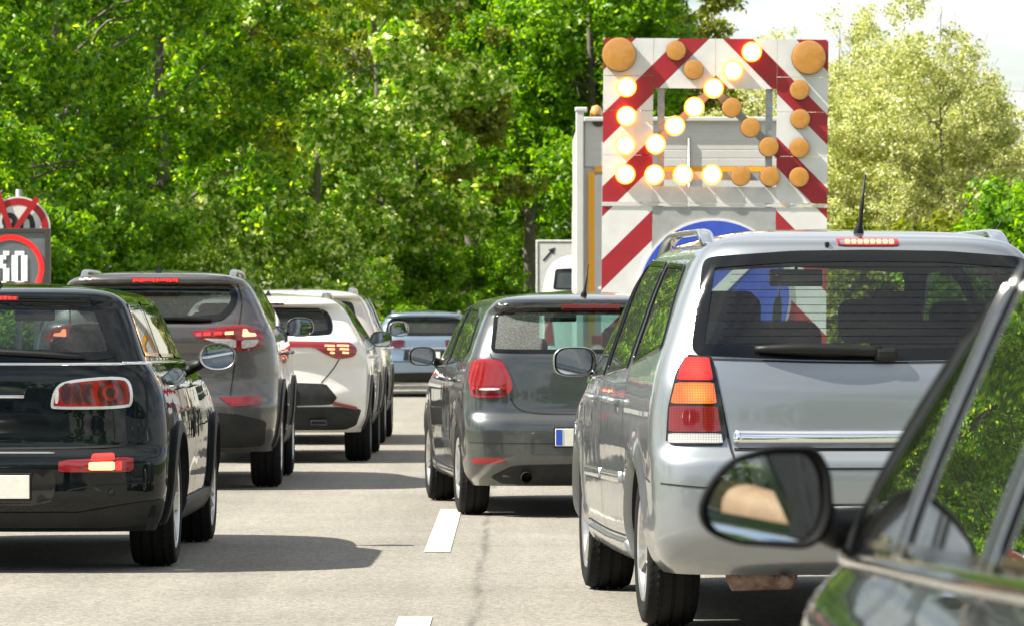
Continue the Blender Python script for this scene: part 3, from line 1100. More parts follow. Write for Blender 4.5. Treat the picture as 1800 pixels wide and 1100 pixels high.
# ------------------------------------------------------------------ ground and road
def asphalt_mat():
    m = bpy.data.materials.new('asphalt')
    m.use_nodes = True
    N, L = m.node_tree.nodes, m.node_tree.links
    b = N["Principled BSDF"]
    b.inputs["Roughness"].default_value = 0.85
    b.inputs["Specular IOR Level"].default_value = 0.25
    t = nn(m, "ShaderNodeTexCoord")
    g = nn(m, "ShaderNodeTexNoise"); g.inputs["Scale"].default_value = 75; g.inputs["Detail"].default_value = 3; g.inputs["Roughness"].default_value = 0.7
    v = nn(m, "ShaderNodeTexVoronoi"); v.inputs["Scale"].default_value = 62
    big = nn(m, "ShaderNodeTexNoise"); big.inputs["Scale"].default_value = 0.9; big.inputs["Detail"].default_value = 5
    for q in (g, v, big):
        L.new(t.outputs["Object"], q.inputs["Vector"])
    r = nn(m, "ShaderNodeValToRGB")
    e = r.color_ramp.elements
    e[0].position, e[0].color = 0.30, (0.150, 0.142, 0.122, 1)
    e[1].position, e[1].color = 0.72, (0.315, 0.296, 0.250, 1)
    x = e.new(0.5); x.color = (0.230, 0.217, 0.186, 1)
    L.new(g.outputs["Fac"], r.inputs[0])
    # single lighter and darker stones
    r2 = nn(m, "ShaderNodeMapRange"); r2.inputs["From Min"].default_value = 0; r2.inputs["From Max"].default_value = 1
    r2.inputs["To Min"].default_value = 0.66; r2.inputs["To Max"].default_value = 1.28
    sc_ = nn(m, "ShaderNodeSeparateColor"); L.new(v.outputs["Color"], sc_.inputs[0]); L.new(sc_.outputs[0], r2.inputs["Value"])
    mu = nn(m, "ShaderNodeMixRGB"); mu.blend_type = 'MULTIPLY'; mu.inputs["Fac"].default_value = 1
    L.new(r.outputs[0], mu.inputs["Color1"]); L.new(r2.outputs[0], mu.inputs["Color2"])
    r3 = nn(m, "ShaderNodeMapRange"); r3.inputs["From Min"].default_value = 0.3; r3.inputs["From Max"].default_value = 0.7
    r3.inputs["To Min"].default_value = 0.74; r3.inputs["To Max"].default_value = 1.16
    # long streaks left by tyres and drips along the lanes
    trk = nn(m, "ShaderNodeTexNoise"); trk.inputs["Scale"].default_value = 1.0; trk.inputs["Detail"].default_value = 5; trk.inputs["Roughness"].default_value = 0.6
    mp2 = nn(m, "ShaderNodeMapping"); mp2.inputs["Scale"].default_value = (1.9, 0.05, 1.0)
    L.new(t.outputs["Object"], mp2.inputs["Vector"]); L.new(mp2.outputs[0], trk.inputs["Vector"])
    avg = nn(m, "ShaderNodeMath"); avg.operation = 'MULTIPLY_ADD'; avg.inputs[1].default_value = 0.6
    hf = nn(m, "ShaderNodeMath"); hf.operation = 'MULTIPLY'; hf.inputs[1].default_value = 0.4
    L.new(big.outputs["Fac"], hf.inputs[0]); L.new(trk.outputs["Fac"], avg.inputs[0]); L.new(hf.outputs[0], avg.inputs[2])
    L.new(avg.outputs[0], r3.inputs["Value"])
    mu2 = nn(m, "ShaderNodeMixRGB"); mu2.blend_type = 'MULTIPLY'; mu2.inputs["Fac"].default_value = 1
    L.new(mu.outputs[0], mu2.inputs["Color1"]); L.new(r3.outputs[0], mu2.inputs["Color2"])
    # worn longitudinal joint beside the lane line, bitumen showing
    sp = nn(m, "ShaderNodeSeparateXYZ"); L.new(t.outputs["Object"], sp.inputs[0])
    wob = nn(m, "ShaderNodeTexNoise"); wob.inputs["Scale"].default_value = 0.55; wob.inputs["Detail"].default_value = 6; wob.inputs["Roughness"].default_value = 0.7
    L.new(t.outputs["Object"], wob.inputs["Vector"])
    w1 = nn(m, "ShaderNodeMath"); w1.operation = 'MULTIPLY_ADD'; w1.inputs[1].default_value = 0.14; w1.inputs[2].default_value = 0.085
    L.new(wob.outputs["Fac"], w1.inputs[0])
    ad = nn(m, "ShaderNodeMath"); ad.operation = 'ADD'; L.new(sp.outputs[0], ad.inputs[0]); L.new(w1.outputs[0], ad.inputs[1])
    ab = nn(m, "ShaderNodeMath"); ab.operation = 'ABSOLUTE'; L.new(ad.outputs[0], ab.inputs[0])
    cr_ = nn(m, "ShaderNodeMapRange"); cr_.inputs["From Min"].default_value = 0.006; cr_.inputs["From Max"].default_value = 0.038
    cr_.inputs["To Min"].default_value = 0.60; cr_.inputs["To Max"].default_value = 1.0
    L.new(ab.outputs[0], cr_.inputs["Value"])
    brk = nn(m, "ShaderNodeTexNoise"); brk.inputs["Scale"].default_value = 3.3; brk.inputs["Detail"].default_value = 5
    mpv = nn(m, "ShaderNodeMapping"); mpv.inputs["Scale"].default_value = (3.0, 0.22, 1.0)
    L.new(t.outputs["Object"], mpv.inputs["Vector"]); L.new(mpv.outputs[0], brk.inputs["Vector"])
    bm_ = nn(m, "ShaderNodeMapRange"); bm_.inputs["From Min"].default_value = 0.40; bm_.inputs["From Max"].default_value = 0.56
    L.new(brk.outputs["Fac"], bm_.inputs["Value"])
    mu3 = nn(m, "ShaderNodeMixRGB"); mu3.blend_type = 'MULTIPLY'
    L.new(bm_.outputs[0], mu3.inputs["Fac"])
    L.new(mu2.outputs[0], mu3.inputs["Color1"]); L.new(cr_.outputs[0], mu3.inputs["Color2"])
    L.new(mu3.outputs[0], b.inputs["Base Color"])
    bp = nn(m, "ShaderNodeBump"); bp.inputs["Strength"].default_value = 0.7; bp.inputs["Distance"].default_value = 0.006
    L.new(g.outputs["Fac"], bp.inputs["Height"]); L.new(bp.outputs[0], b.inputs["Normal"])
    MATS['asphalt'] = m


asphalt_mat()
mat('road_paint', (0.56, 0.54, 0.47), 0.6, var=0.5, vscale=18, vcol=(0.36, 0.345, 0.30), bump=0.3, bscale=80)
mat('grass', (0.055, 0.095, 0.022), 0.9, var=0.6, vscale=3, vcol=(0.11, 0.11, 0.035), bump=0.8, bscale=25)
mat('galvanised', (0.42, 0.43, 0.44), 0.42, 0.8, var=0.3, vscale=20)


def sheet(name, x0, x1, y0, y1, z, m, nx=1, ny=1, parent=None):
    V = [(x0 + (x1 - x0) * i / nx, y0 + (y1 - y0) * j / ny, z) for j in range(ny + 1) for i in range(nx + 1)]
    F = [(j * (nx + 1) + i, j * (nx + 1) + i + 1, (j + 1) * (nx + 1) + i + 1, (j + 1) * (nx + 1) + i) for j in range(ny) for i in range(nx)]
    return mesh_obj(name, V, F, m, parent, False)


tag(sheet('ground', -900, 900, -400, 1500, -0.03, 'grass'), kind='structure')


def bend(d):
    return max(0.0, d - 82) ** 2 / 220


def ribbon(name, x0, x1, y0, y1, z, m, parent=None, step=6.0):
    n = max(1, int((y1 - y0) / step))
    V, F = [], []
    for i in range(n + 1):
        d = y0 + (y1 - y0) * i / n
        V += [(x0 + bend(d), d, z), (x1 + bend(d), d, z)]
    F = [(2 * i, 2 * i + 1, 2 * i + 3, 2 * i + 2) for i in range(n)]
    return mesh_obj(name, V, F, m, parent, False)


road = tag(ribbon('road', -5.6, 6.4, -60, 210, 0.0, 'asphalt'), kind='structure')
for d0 in (2.3, 13.8, 25.3, 36.8, 48.3, 59.8, 71.3):
    sheet('lane_dash', -0.472, -0.332, d0, d0 + 5.9, 0.004, 'road_paint', parent=road)
ribbon('edge_line', -4.75, -4.6, -60, 210, 0.004, 'road_paint', road)
ribbon('edge_line', 3.55, 3.70, -60, 210, 0.004, 'road_paint', road)

G_LEFT = 'cars queuing in the left lane'
G_RIGHT = 'cars queuing in the right lane'


def sym(half):
    """Closed symmetric outline from points given for x >= 0, bottom centre to top centre."""
    h = [tuple(p) for p in half]
    return h + [(-a, b) for a, b in h[::-1] if a > 1e-6]


# ------------------------------------------------------------------ silver people carrier (right lane, nearest)
def build_zafira():
    L = 4.47
    P = dict(L=L, W=1.80, H=1.622, ze=1.54, zb=0.24, oh=0.83, R=0.316, arches=[(0.83, 0.365), (3.53, 0.365)], dash_y=3.1, dash_z=1.02,
             yr=[(0.24, 0.15), (0.30, 0.06), (0.42, 0.005), (0.60, 0.0), (0.69, 0.012), (0.735, 0.055), (0.78, 0.07), (0.95, 0.085), (1.08, 0.12), (1.3, 0.20),
                 (1.5, 0.285), (1.54, 0.31), (1.585, 0.55), (1.622, 1.6)],
             yf=front_keys(L, 0.96, 1.02, 2.05, 1.54, 1.622, 2.0, 0.24),
             w=[(0.24, 0.80), (0.30, 0.85), (0.42, 0.882), (0.65, 0.89), (0.72, 0.892), (0.86, 0.888), (0.98, 0.872), (1.06, 0.85), (1.2, 0.80), (1.4, 0.722),
                (1.5, 0.668), (1.54, 0.620), (1.585, 0.48), (1.61, 0.32), (1.622, 0.02)],
             b=[(0.2, 0.30), (0.7, 0.30), (1.1, 0.26), (1.7, 0.30)], n=3.6, flare=0.014)
    c = Car('people_carrier', 'silver people carrier with lit amber turn signal ahead of the dark green car', 'car', G_RIGHT, (1.372, 19.2), 4.0, P)
    c.window('rear_window', 'rear', sym([(0, 1.078), (0.35, 1.085), (0.715, 1.102), (0.70, 1.2), (0.648, 1.462), (0.62, 1.485), (0.3, 1.508), (0, 1.512)]), 'glass_zafira', 0.045, it=1)
    c.window('windscreen', 'front', sym([(0, 1.03), (0.66, 1.04), (0.58, 1.48), (0, 1.51)]), 'glass_clear', 0.03, it=1)
    c.side_windows([[(0.40, 1.13), (1.22, 1.055), (1.30, 1.47), (0.66, 1.455)], [(1.36, 1.045), (2.18, 1.01), (2.22, 1.49), (1.42, 1.475)],
                    [(2.28, 1.005), (3.28, 0.985), (2.98, 1.23), (2.55, 1.46), (2.32, 1.488)]], 'glass_side', 0.018, seal='frit')
    c.arches('paint_zafira')
    c.wheels('z', 0.21, 0.215, (5, 0.062, 0.06), 'rim_silver', 1.49)
    # tail lamps: dark bezel, red / amber / red / clear fields
    out = [(0.578, 0.748), (0.815, 0.748), (0.806, 0.90), (0.775, 1.03), (0.735, 1.098), (0.635, 1.098)]
    for s in (1, -1):
        def f(p):
            return np.array([(a * s, b) for a, b in (p if s > 0 else p[::-1])])
        base = c.patch('tail_light', 'rear', f(chaikin(out, 1, q=0.12)), 'gloss_black', off=0.006, grid=0.03)

        def seg(z0, z1):
            zz = [0.748, 0.90, 1.03, 1.098]
            xo = lambda z: np.interp(z, zz, [0.805, 0.797, 0.765, 0.730])
            xi = lambda z: np.interp(z, [0.748, 1.098], [0.600, 0.648])
            return chaikin([(xi(z0), z0), (xo(z0), z0), (xo((z0 + z1) / 2), (z0 + z1) / 2), (xo(z1), z1), (xi(z1), z1), (xi((z0 + z1) / 2), (z0 + z1) / 2)], 1, q=0.1)
        lit = s < 0
        c.patch('lamp_lens', 'rear', f(seg(1.002, 1.090)), 'grid_red_lit', off=0.013, parent=base, grid=0.03)
        c.patch('lamp_lens', 'rear', f(seg(0.912, 0.992)), 'grid_amber_lit', off=0.013, parent=base, grid=0.03)
        c.patch('lamp_lens', 'rear', f(seg(0.802, 0.903)), 'grid_red', off=0.013, parent=base, grid=0.03)
        c.patch('lamp_lens', 'rear', f(seg(0.756, 0.795)), 'grid_clear', off=0.012, parent=base, grid=0.03)
    # tailgate
    for s in (1, -1):
        c.seam('rear', [(s * 0.728, 1.10), (s * 0.64, 1.09), (s * 0.575, 0.75), (s * 0.555, 0.66)], 0.010)
    c.seam('rear', [(-0.555, 0.66), (0.555, 0.66)], 0.010)
    c.seam('rear', [(-0.70, 1.088), (0, 1.066), (0.70, 1.088)], 0.008, it=2)
    c.strip('chrome_bar', 'rear', [(-0.56, 0.782), (0.56, 0.782)], 0.052, 'chrome', 0.004, 0.022)
    c.seam('rear', [(-0.56, 0.735), (0.56, 0.735)], 0.012)
    for s in (1, -1):
        c.seam('rear', [(s * 0.56, 0.585), (s * 0.70, 0.588), (s * 0.84, 0.60)], 0.007)
        c.seam('L' if s < 0 else 'R', [(0.30, 0.60), (0.44, 0.615), (0.50, 0.70)], 0.006)
    c.plate(0, 0.46)
    for k in range(11):
        z = 1.145 + k * 0.03
        c.strip('heater_line', 'rear', [(-0.60 + k * 0.006, z), (0.60 - k * 0.006, z)], 0.0025, 'matt_black', 0.003, step=0.08)
    c.wiper(-0.47, 0.02, 1.118, 1.108, off=0.04, w=0.022)
    box('wiper_base', (0.04, c.pt('rear', 0.04, 1.10)[0].y - 0.02, 1.105), (0.09, 0.05, 0.05), 'black_plastic', c.root, 0.015, 2)
    bl = c.patch('brake_light', 'rear', chaikin([(-0.12, 1.528), (0.12, 1.528), (0.122, 1.560), (-0.122, 1.560)], 1, q=0.1), 'lens_red', off=0.006)
    for k in range(8):
        x = -0.088 + k * 0.025
        c.patch('brake_bulb', 'rear', [(x, 1.541), (x + 0.016, 1.541), (x + 0.016, 1.549), (x, 1.549)], 'lit_red_hot', off=0.009, parent=bl, skirt=0.003)
    box('washer_jet', (-0.165, c.pt('rear', -0.165, 1.535)[0].y - 0.006, 1.537), (0.018, 0.02, 0.016), 'black_plastic', c.root, 0.004)
    c.rails(0.595, 0.62, 2.9, 'paint_zafira', 0.06, 0.055)
    c.rod(0.55, 0.0, 0.235, (0.02, -0.03))
    c.mirror(-1, (-0.945, 2.92, 1.055), 0.19, 0.13, 'paint_zafira', 0.13, 3.0, 9, -2)
    c.mirror(1, (0.945, 2.92, 1.055), 0.19, 0.13, 'paint_zafira', 0.13, 3.0, 9, -2)
    c.handles((1.55, 2.52), 0.90, 'paint_zafira')
    c.doors([[(1.28, 1.04), (1.26, 0.85), (1.34, 0.70), (1.28, 0.55), (1.30, 0.36)], [(2.24, 1.0), (2.25, 0.6), (2.22, 0.34)],
             [(3.30, 0.98), (3.26, 0.8), (3.20, 0.6), (3.14, 0.36)], [(1.25, 0.345), (2.2, 0.335), (3.1, 0.345)]])
    for ax in 'LR':
        c.strip('rub_strip', ax, [(1.38, 0.585), (2.2, 0.575)], 0.045, 'paint_zafira', 0.001, 0.007)
        c.strip('rub_strip', ax, [(2.28, 0.575), (3.10, 0.565)], 0.045, 'paint_zafira', 0.001, 0.007)
        c.strip('sill', ax, [(1.25, 0.29), (2.2, 0.28), (3.1, 0.29)], 0.09, 'paint_zafira', 0.0, 0.02)
        fl = c.strip('fuel_flap', ax, chaikin([(0.86, 0.86), (1.02, 0.86), (1.02, 1.0), (0.86, 1.0)], 2), 0.006, 'seam', 0.002, closed=True) if ax == 'R' else None
    # rusty silencer under the bumper
    bm = bmesh.new()
    pts = [(-0.56, 0.20, 0.235), (-0.54, 0.20, 0.235), (-0.30, 0.20, 0.235), (-0.28, 0.20, 0.235)]
    add_tube(bm, [(-0.57, 0.26, 0.235), (-0.55, 0.26, 0.235), (-0.31, 0.26, 0.24), (-0.29, 0.26, 0.24)], [0.02, 0.062, 0.062, 0.02], 16)
    bm_obj('silencer', bm, 'rust', c.root, True)
    tube('exhaust_pipe', [(-0.36, 0.35, 0.225), (-0.36, 0.15, 0.222), (-0.355, 0.10, 0.21)], 0.025, 'rust', c.root, 12)
    c.interior((1.0, 2.15), 0.58, 1.14, sw=0.52, headrear=False, rear_up=0.16)
    for x, y, z, w_, h_ in ((-0.50, 0.98, 1.235, 0.31, 0.22), (0.07, 0.98, 1.235, 0.19, 0.18), (0.47, 0.98, 1.225, 0.24, 0.18)):
        box('headrest', (x, y, z), (w_, 0.11, h_), 'seat_cloth', c.root, 0.05, 3, Euler((R(8), 0, 0)), True)
    mr = box('rear_view_mirror', (0.0, 2.50, 1.425), (0.24, 0.03, 0.075), 'gloss_black', c.root, 0.012, 2, smooth=False)
    tube('mirror_stalk', [(0, 2.51, 1.44), (0, 2.47, 1.53)], 0.008, 'interior', mr)
    for s in (1, -1):
        box('sun_visor', (s * 0.33, 2.42, 1.50), (0.42, 0.12, 0.012), 'interior', c.root, 0.004, 1, Euler((R(-25), 0, 0)))
    # head restraint pair and load cover seen through the rear window
    box('parcel_shelf', (0, 0.62, 1.04), (1.25, 0.5, 0.03), 'interior', c.root, 0.01)
    c.finish('paint_zafira')
    # ornament hung inside the car
    M = c.root.matrix_basis
    base = M @ Vector((-0.08, 2.44, 1.28))
    o = empty('hanging_ornament', base)
    tag(o, 'small green tasselled ornament with silver ball hanging inside the silver people carrier', 'ornament')
    mat('silver_ball', (0.75, 0.76, 0.76), 0.15, 1.0)
    mat('green_felt', (0.05, 0.55, 0.33), 0.8)
    bm = bmesh.new(); bmesh.ops.create_icosphere(bm, subdivisions=2, radius=0.022, matrix=Matrix.Translation((0, 0, 0.16)))
    bm_obj('ball', bm, 'silver_ball', o, True)
    tube('cord', [(0, 0, 0.22), (0, 0, 0.1), (-0.006, 0, 0.03)], 0.004, 'silver_ball', o, 6)
    tube('tassel', [(-0.006, 0, 0.06), (-0.010, 0, 0.02), (-0.014, 0, -0.03), (-0.012, 0, -0.06), (-0.016, 0, -0.075)], [0.012, 0.02, 0.022, 0.014, 0.024], 'green_felt', o, 10)
    return c


build_zafira()


# ------------------------------------------------------------------ black estate (left lane, nearest)
def build_clubman():
    L = 4.253
    glass('glass_clubman', (0.20, 0.27, 0.28), 1.2, 0.02)
    P = dict(L=L, W=1.80, H=1.441, ze=1.372, zb=0.20, oh=0.80, R=0.318, arches=[(0.80, 0.362), (3.47, 0.362)], dash_y=2.95, dash_z=0.98,
             yr=[(0.20, 0.13), (0.28, 0.05), (0.38, 0.0), (0.53, 0.0), (0.585, 0.012), (0.615, 0.05), (0.80, 0.055), (0.95, 0.06), (1.03, 0.075), (1.2, 0.135),
                 (1.32, 0.185), (1.345, 0.165), (1.372, 0.18), (1.41, 0.5), (1.441, 1.6)],
             yf=front_keys(L, 0.98, 1.25, 1.85, 1.372, 1.441, 2.0, 0.20),
             w=[(0.20, 0.83), (0.3, 0.875), (0.45, 0.897), (0.62, 0.90), (0.76, 0.892), (0.90, 0.862), (0.98, 0.825), (1.03, 0.79), (1.12, 0.755), (1.25, 0.705),
                (1.33, 0.665), (1.372, 0.61), (1.41, 0.44), (1.441, 0.02)],
             b=[(0.2, 0.30), (0.9, 0.30), (1.03, 0.26), (1.7, 0.30)], n=3.3, flare=0.016)
    c = Car('black_estate', 'black estate car with oval chrome ringed tail lamps at the left edge', 'car', G_LEFT, (-2.58, 23.95), -0.3, P)
    c.window('rear_window', 'rear', sym([(0, 1.040), (0.55, 1.045), (0.640, 1.060), (0.61, 1.17), (0.545, 1.315), (0.50, 1.325), (0, 1.335)]), 'glass_clubman', 0.04)
    c.window('windscreen', 'front', sym([(0, 1.05), (0.63, 1.05), (0.56, 1.34), (0, 1.355)]), 'glass_clear', 0.03)
    c.side_windows([[(0.30, 1.065), (0.98, 1.055), (1.04, 1.335), (0.42, 1.325)], [(1.10, 1.053), (1.84, 1.045), (1.86, 1.345), (1.13, 1.338)],
                    [(1.92, 1.045), (2.82, 1.04), (2.60, 1.25), (2.40, 1.345), (1.94, 1.348)]], 'glass_side', 0.02)
    c.arches('cladding', 0.055)
    c.wheels('c', 0.22, 0.228, (5, -0.030, 0.06), 'rim_silver', 1.545)
    lens_o = [(0.312, 0.818), (0.335, 0.913), (0.393, 0.949), (0.655, 0.969), (0.705, 0.937), (0.715, 0.832), (0.684, 0.806), (0.335, 0.803)]
    for s in (1, -1):
        f = lambda p: np.array([(a * s, b) for a, b in p])[::s]
        o = chaikin(lens_o, 2)
        ring = c.patch('tail_light', 'rear', f(o), 'bright_trim', off=0.012, grid=0.03)
        i1 = inset(resample(o, 0.02), 0.014)
        c.patch('lamp_lens', 'rear', f(i1), 'lens_red', off=0.016, parent=ring, grid=0.025)
        # rings and vertical light bars behind the lens
        for k, (x0, x1) in enumerate([(0.375, 0.405), (0.425, 0.455), (0.475, 0.505)]):
            c.patch('light_bar', 'rear', f(chaikin([(x0, 0.838), (x1 + 0.02, 0.832), (x1, 0.885), (x1 + 0.015, 0.935), (x0, 0.93), (x0 - 0.012, 0.885)], 1)), 'lens_smoke', off=0.0175, parent=ring, skirt=0.002)
        t = np.linspace(0, 2 * math.pi, 28, endpoint=False)
        for r0, m_ in ((0.062, 'lens_dark_red'), (0.040, 'lens_red'), (0.024, 'lens_smoke')):
            c.patch('lamp_bowl', 'rear', f(np.stack([0.605 + r0 * np.cos(t), 0.885 + r0 * np.sin(t)], 1)), m_, off=0.018 + (0.07 - r0) * 0.05, parent=ring, skirt=0.002)
        c.patch('lamp_bowl', 'rear', f(chaikin([(0.335, 0.835), (0.355, 0.832), (0.358, 0.905), (0.345, 0.905)], 1)), 'lens_clear', off=0.018, parent=ring, skirt=0.002)
        fl = c.patch('fog_light', 'rear', f(chaikin([(0.357, 0.498), (0.70, 0.498), (0.722, 0.515), (0.720, 0.570), (0.362, 0.555)], 1, q=0.12)), 'lens_red', off=0.010, grid=0.03)
        c.patch('lit_bulb', 'rear', f(chaikin([(0.508, 0.508), (0.632, 0.508), (0.632, 0.548), (0.508, 0.545)], 1, q=0.1)), 'lit_amber_hot', off=0.013, parent=fl, skirt=0.002)
        c.patch('lit_bulb', 'rear', f(chaikin([(0.515, 0.552), (0.632, 0.555), (0.628, 0.585), (0.525, 0.582)], 1, q=0.1)), 'lit_red', off=0.012, parent=fl, skirt=0.002)
        c.patch('lit_bulb', 'rear', f(chaikin([(0.636, 0.508), (0.665, 0.508), (0.665, 0.55), (0.636, 0.549)], 1, q=0.1)), 'lit_red', off=0.013, parent=fl, skirt=0.002)
        c.seam('rear', chaikin([(s * 0.655, 1.02), (s * 0.74, 0.985), (s * 0.785, 0.90), (s * 0.785, 0.72), (s * 0.755, 0.65), (s * 0.66, 0.618), (0, 0.612)], 2, False), 0.011)
        c.seam('rear', [(s * 0.06, 0.345), (s * 0.30, 0.35), (s * 0.45, 0.43), (s * 0.80, 0.445)], 0.006, it=1)
        c.strip('rear_bright_strip', 'rear', [(s * 0.02, 0.592), (s * 0.34, 0.592)], 0.010, 'satin_metal', 0.002, 0.004)
    c.seam('rear', [(0, 1.03), (0, 0.62)], 0.010)
    c.strip('chrome_belt', 'rear', [(-0.67, 1.026), (0.67, 1.026)], 0.014, 'chrome', 0.002, 0.008)
    for ax in 'LR':
        c.strip('chrome_belt', ax, [(0.14, 1.030), (0.6, 1.034), (1.6, 1.030), (2.95, 1.022)], 0.014, 'chrome', 0.002, 0.006)
        c.strip('sill', ax, [(1.22, 0.27), (3.06, 0.27)], 0.12, 'cladding', 0.004, 0.012)
    for s in (1, -1):
        box('tailgate_handle', (s * 0.115, c.pt('rear', 0.1, 0.868)[0].y - 0.022, 0.868), (0.15, 0.018, 0.018), 'chrome', c.root, 0.006)
        c.patch('handle_recess', 'rear', chaikin([(s * 0.02, 0.875), (s * 0.19, 0.875), (s * 0.185, 0.915), (s * 0.02, 0.915)][::s], 1), 'gloss_black', off=0.003)
    c.patch('plate_recess', 'rear', chaikin(sym([(0, 0.335), (0.31, 0.335), (0.345, 0.40), (0.345, 0.49), (0.31, 0.515), (0, 0.515)]), 1), 'gloss_black', off=0.003)
    c.plate(-0.04, 0.426, 0.52, 0.115, blue=False)
    bl = c.patch('brake_light', 'rear', chaikin([(-0.145, 1.340), (0.145, 1.340), (0.145, 1.358), (-0.145, 1.358)], 1, q=0.1), 'lens_red', off=0.005)
    for k in range(12):
        x = -0.135 + k * 0.023
        c.patch('brake_bulb', 'rear', [(x, 1.344), (x + 0.017, 1.344), (x + 0.017, 1.354), (x, 1.354)], 'lit_red', off=0.007, parent=bl, skirt=0.002)
    for s in (1, -1):
        box('parking_sensor', (s * 0.62, c.pt('rear', 0.62, 0.40)[0].y - 0.003, 0.40), (0.03, 0.012, 0.03), 'black_plastic', c.root, 0.008, 2)
        c.wiper(s * 0.48, s * 0.02, 1.055, 1.085, off=0.02, w=0.014)
    for s in (-1, 1):
        c.mirror(s, (s * 0.955, 2.72, 1.045), 0.20, 0.148, 'paint_black', 0.15, 2.2, 6, -1, rimm='satin_metal')
    c.handles((1.28, 2.12), 0.90, 'chrome')
    c.doors([[(1.06, 1.03), (1.08, 0.8), (1.12, 0.6), (1.17, 0.34)], [(1.88, 1.03), (1.89, 0.6), (1.86, 0.33)], [(2.92, 1.02), (2.95, 0.8), (2.98, 0.5), (3.02, 0.36)]])
    c.patch('lower_bumper', 'rear', sym([(0, 0.225), (0.60, 0.225), (0.82, 0.24), (0.855, 0.36), (0.72, 0.345), (0.45, 0.30), (0, 0.30)]), 'cladding', off=0.006)
    c.fin(0.55)
    c.interior((0.95, 1.95), 0.50, 1.00, sw=0.5)
    box('rear_view_mirror', (0.0, 2.30, 1.27), (0.22, 0.03, 0.06), 'gloss_black', c.root, 0.012, 2)
    c.finish('paint_black')


build_clubman()


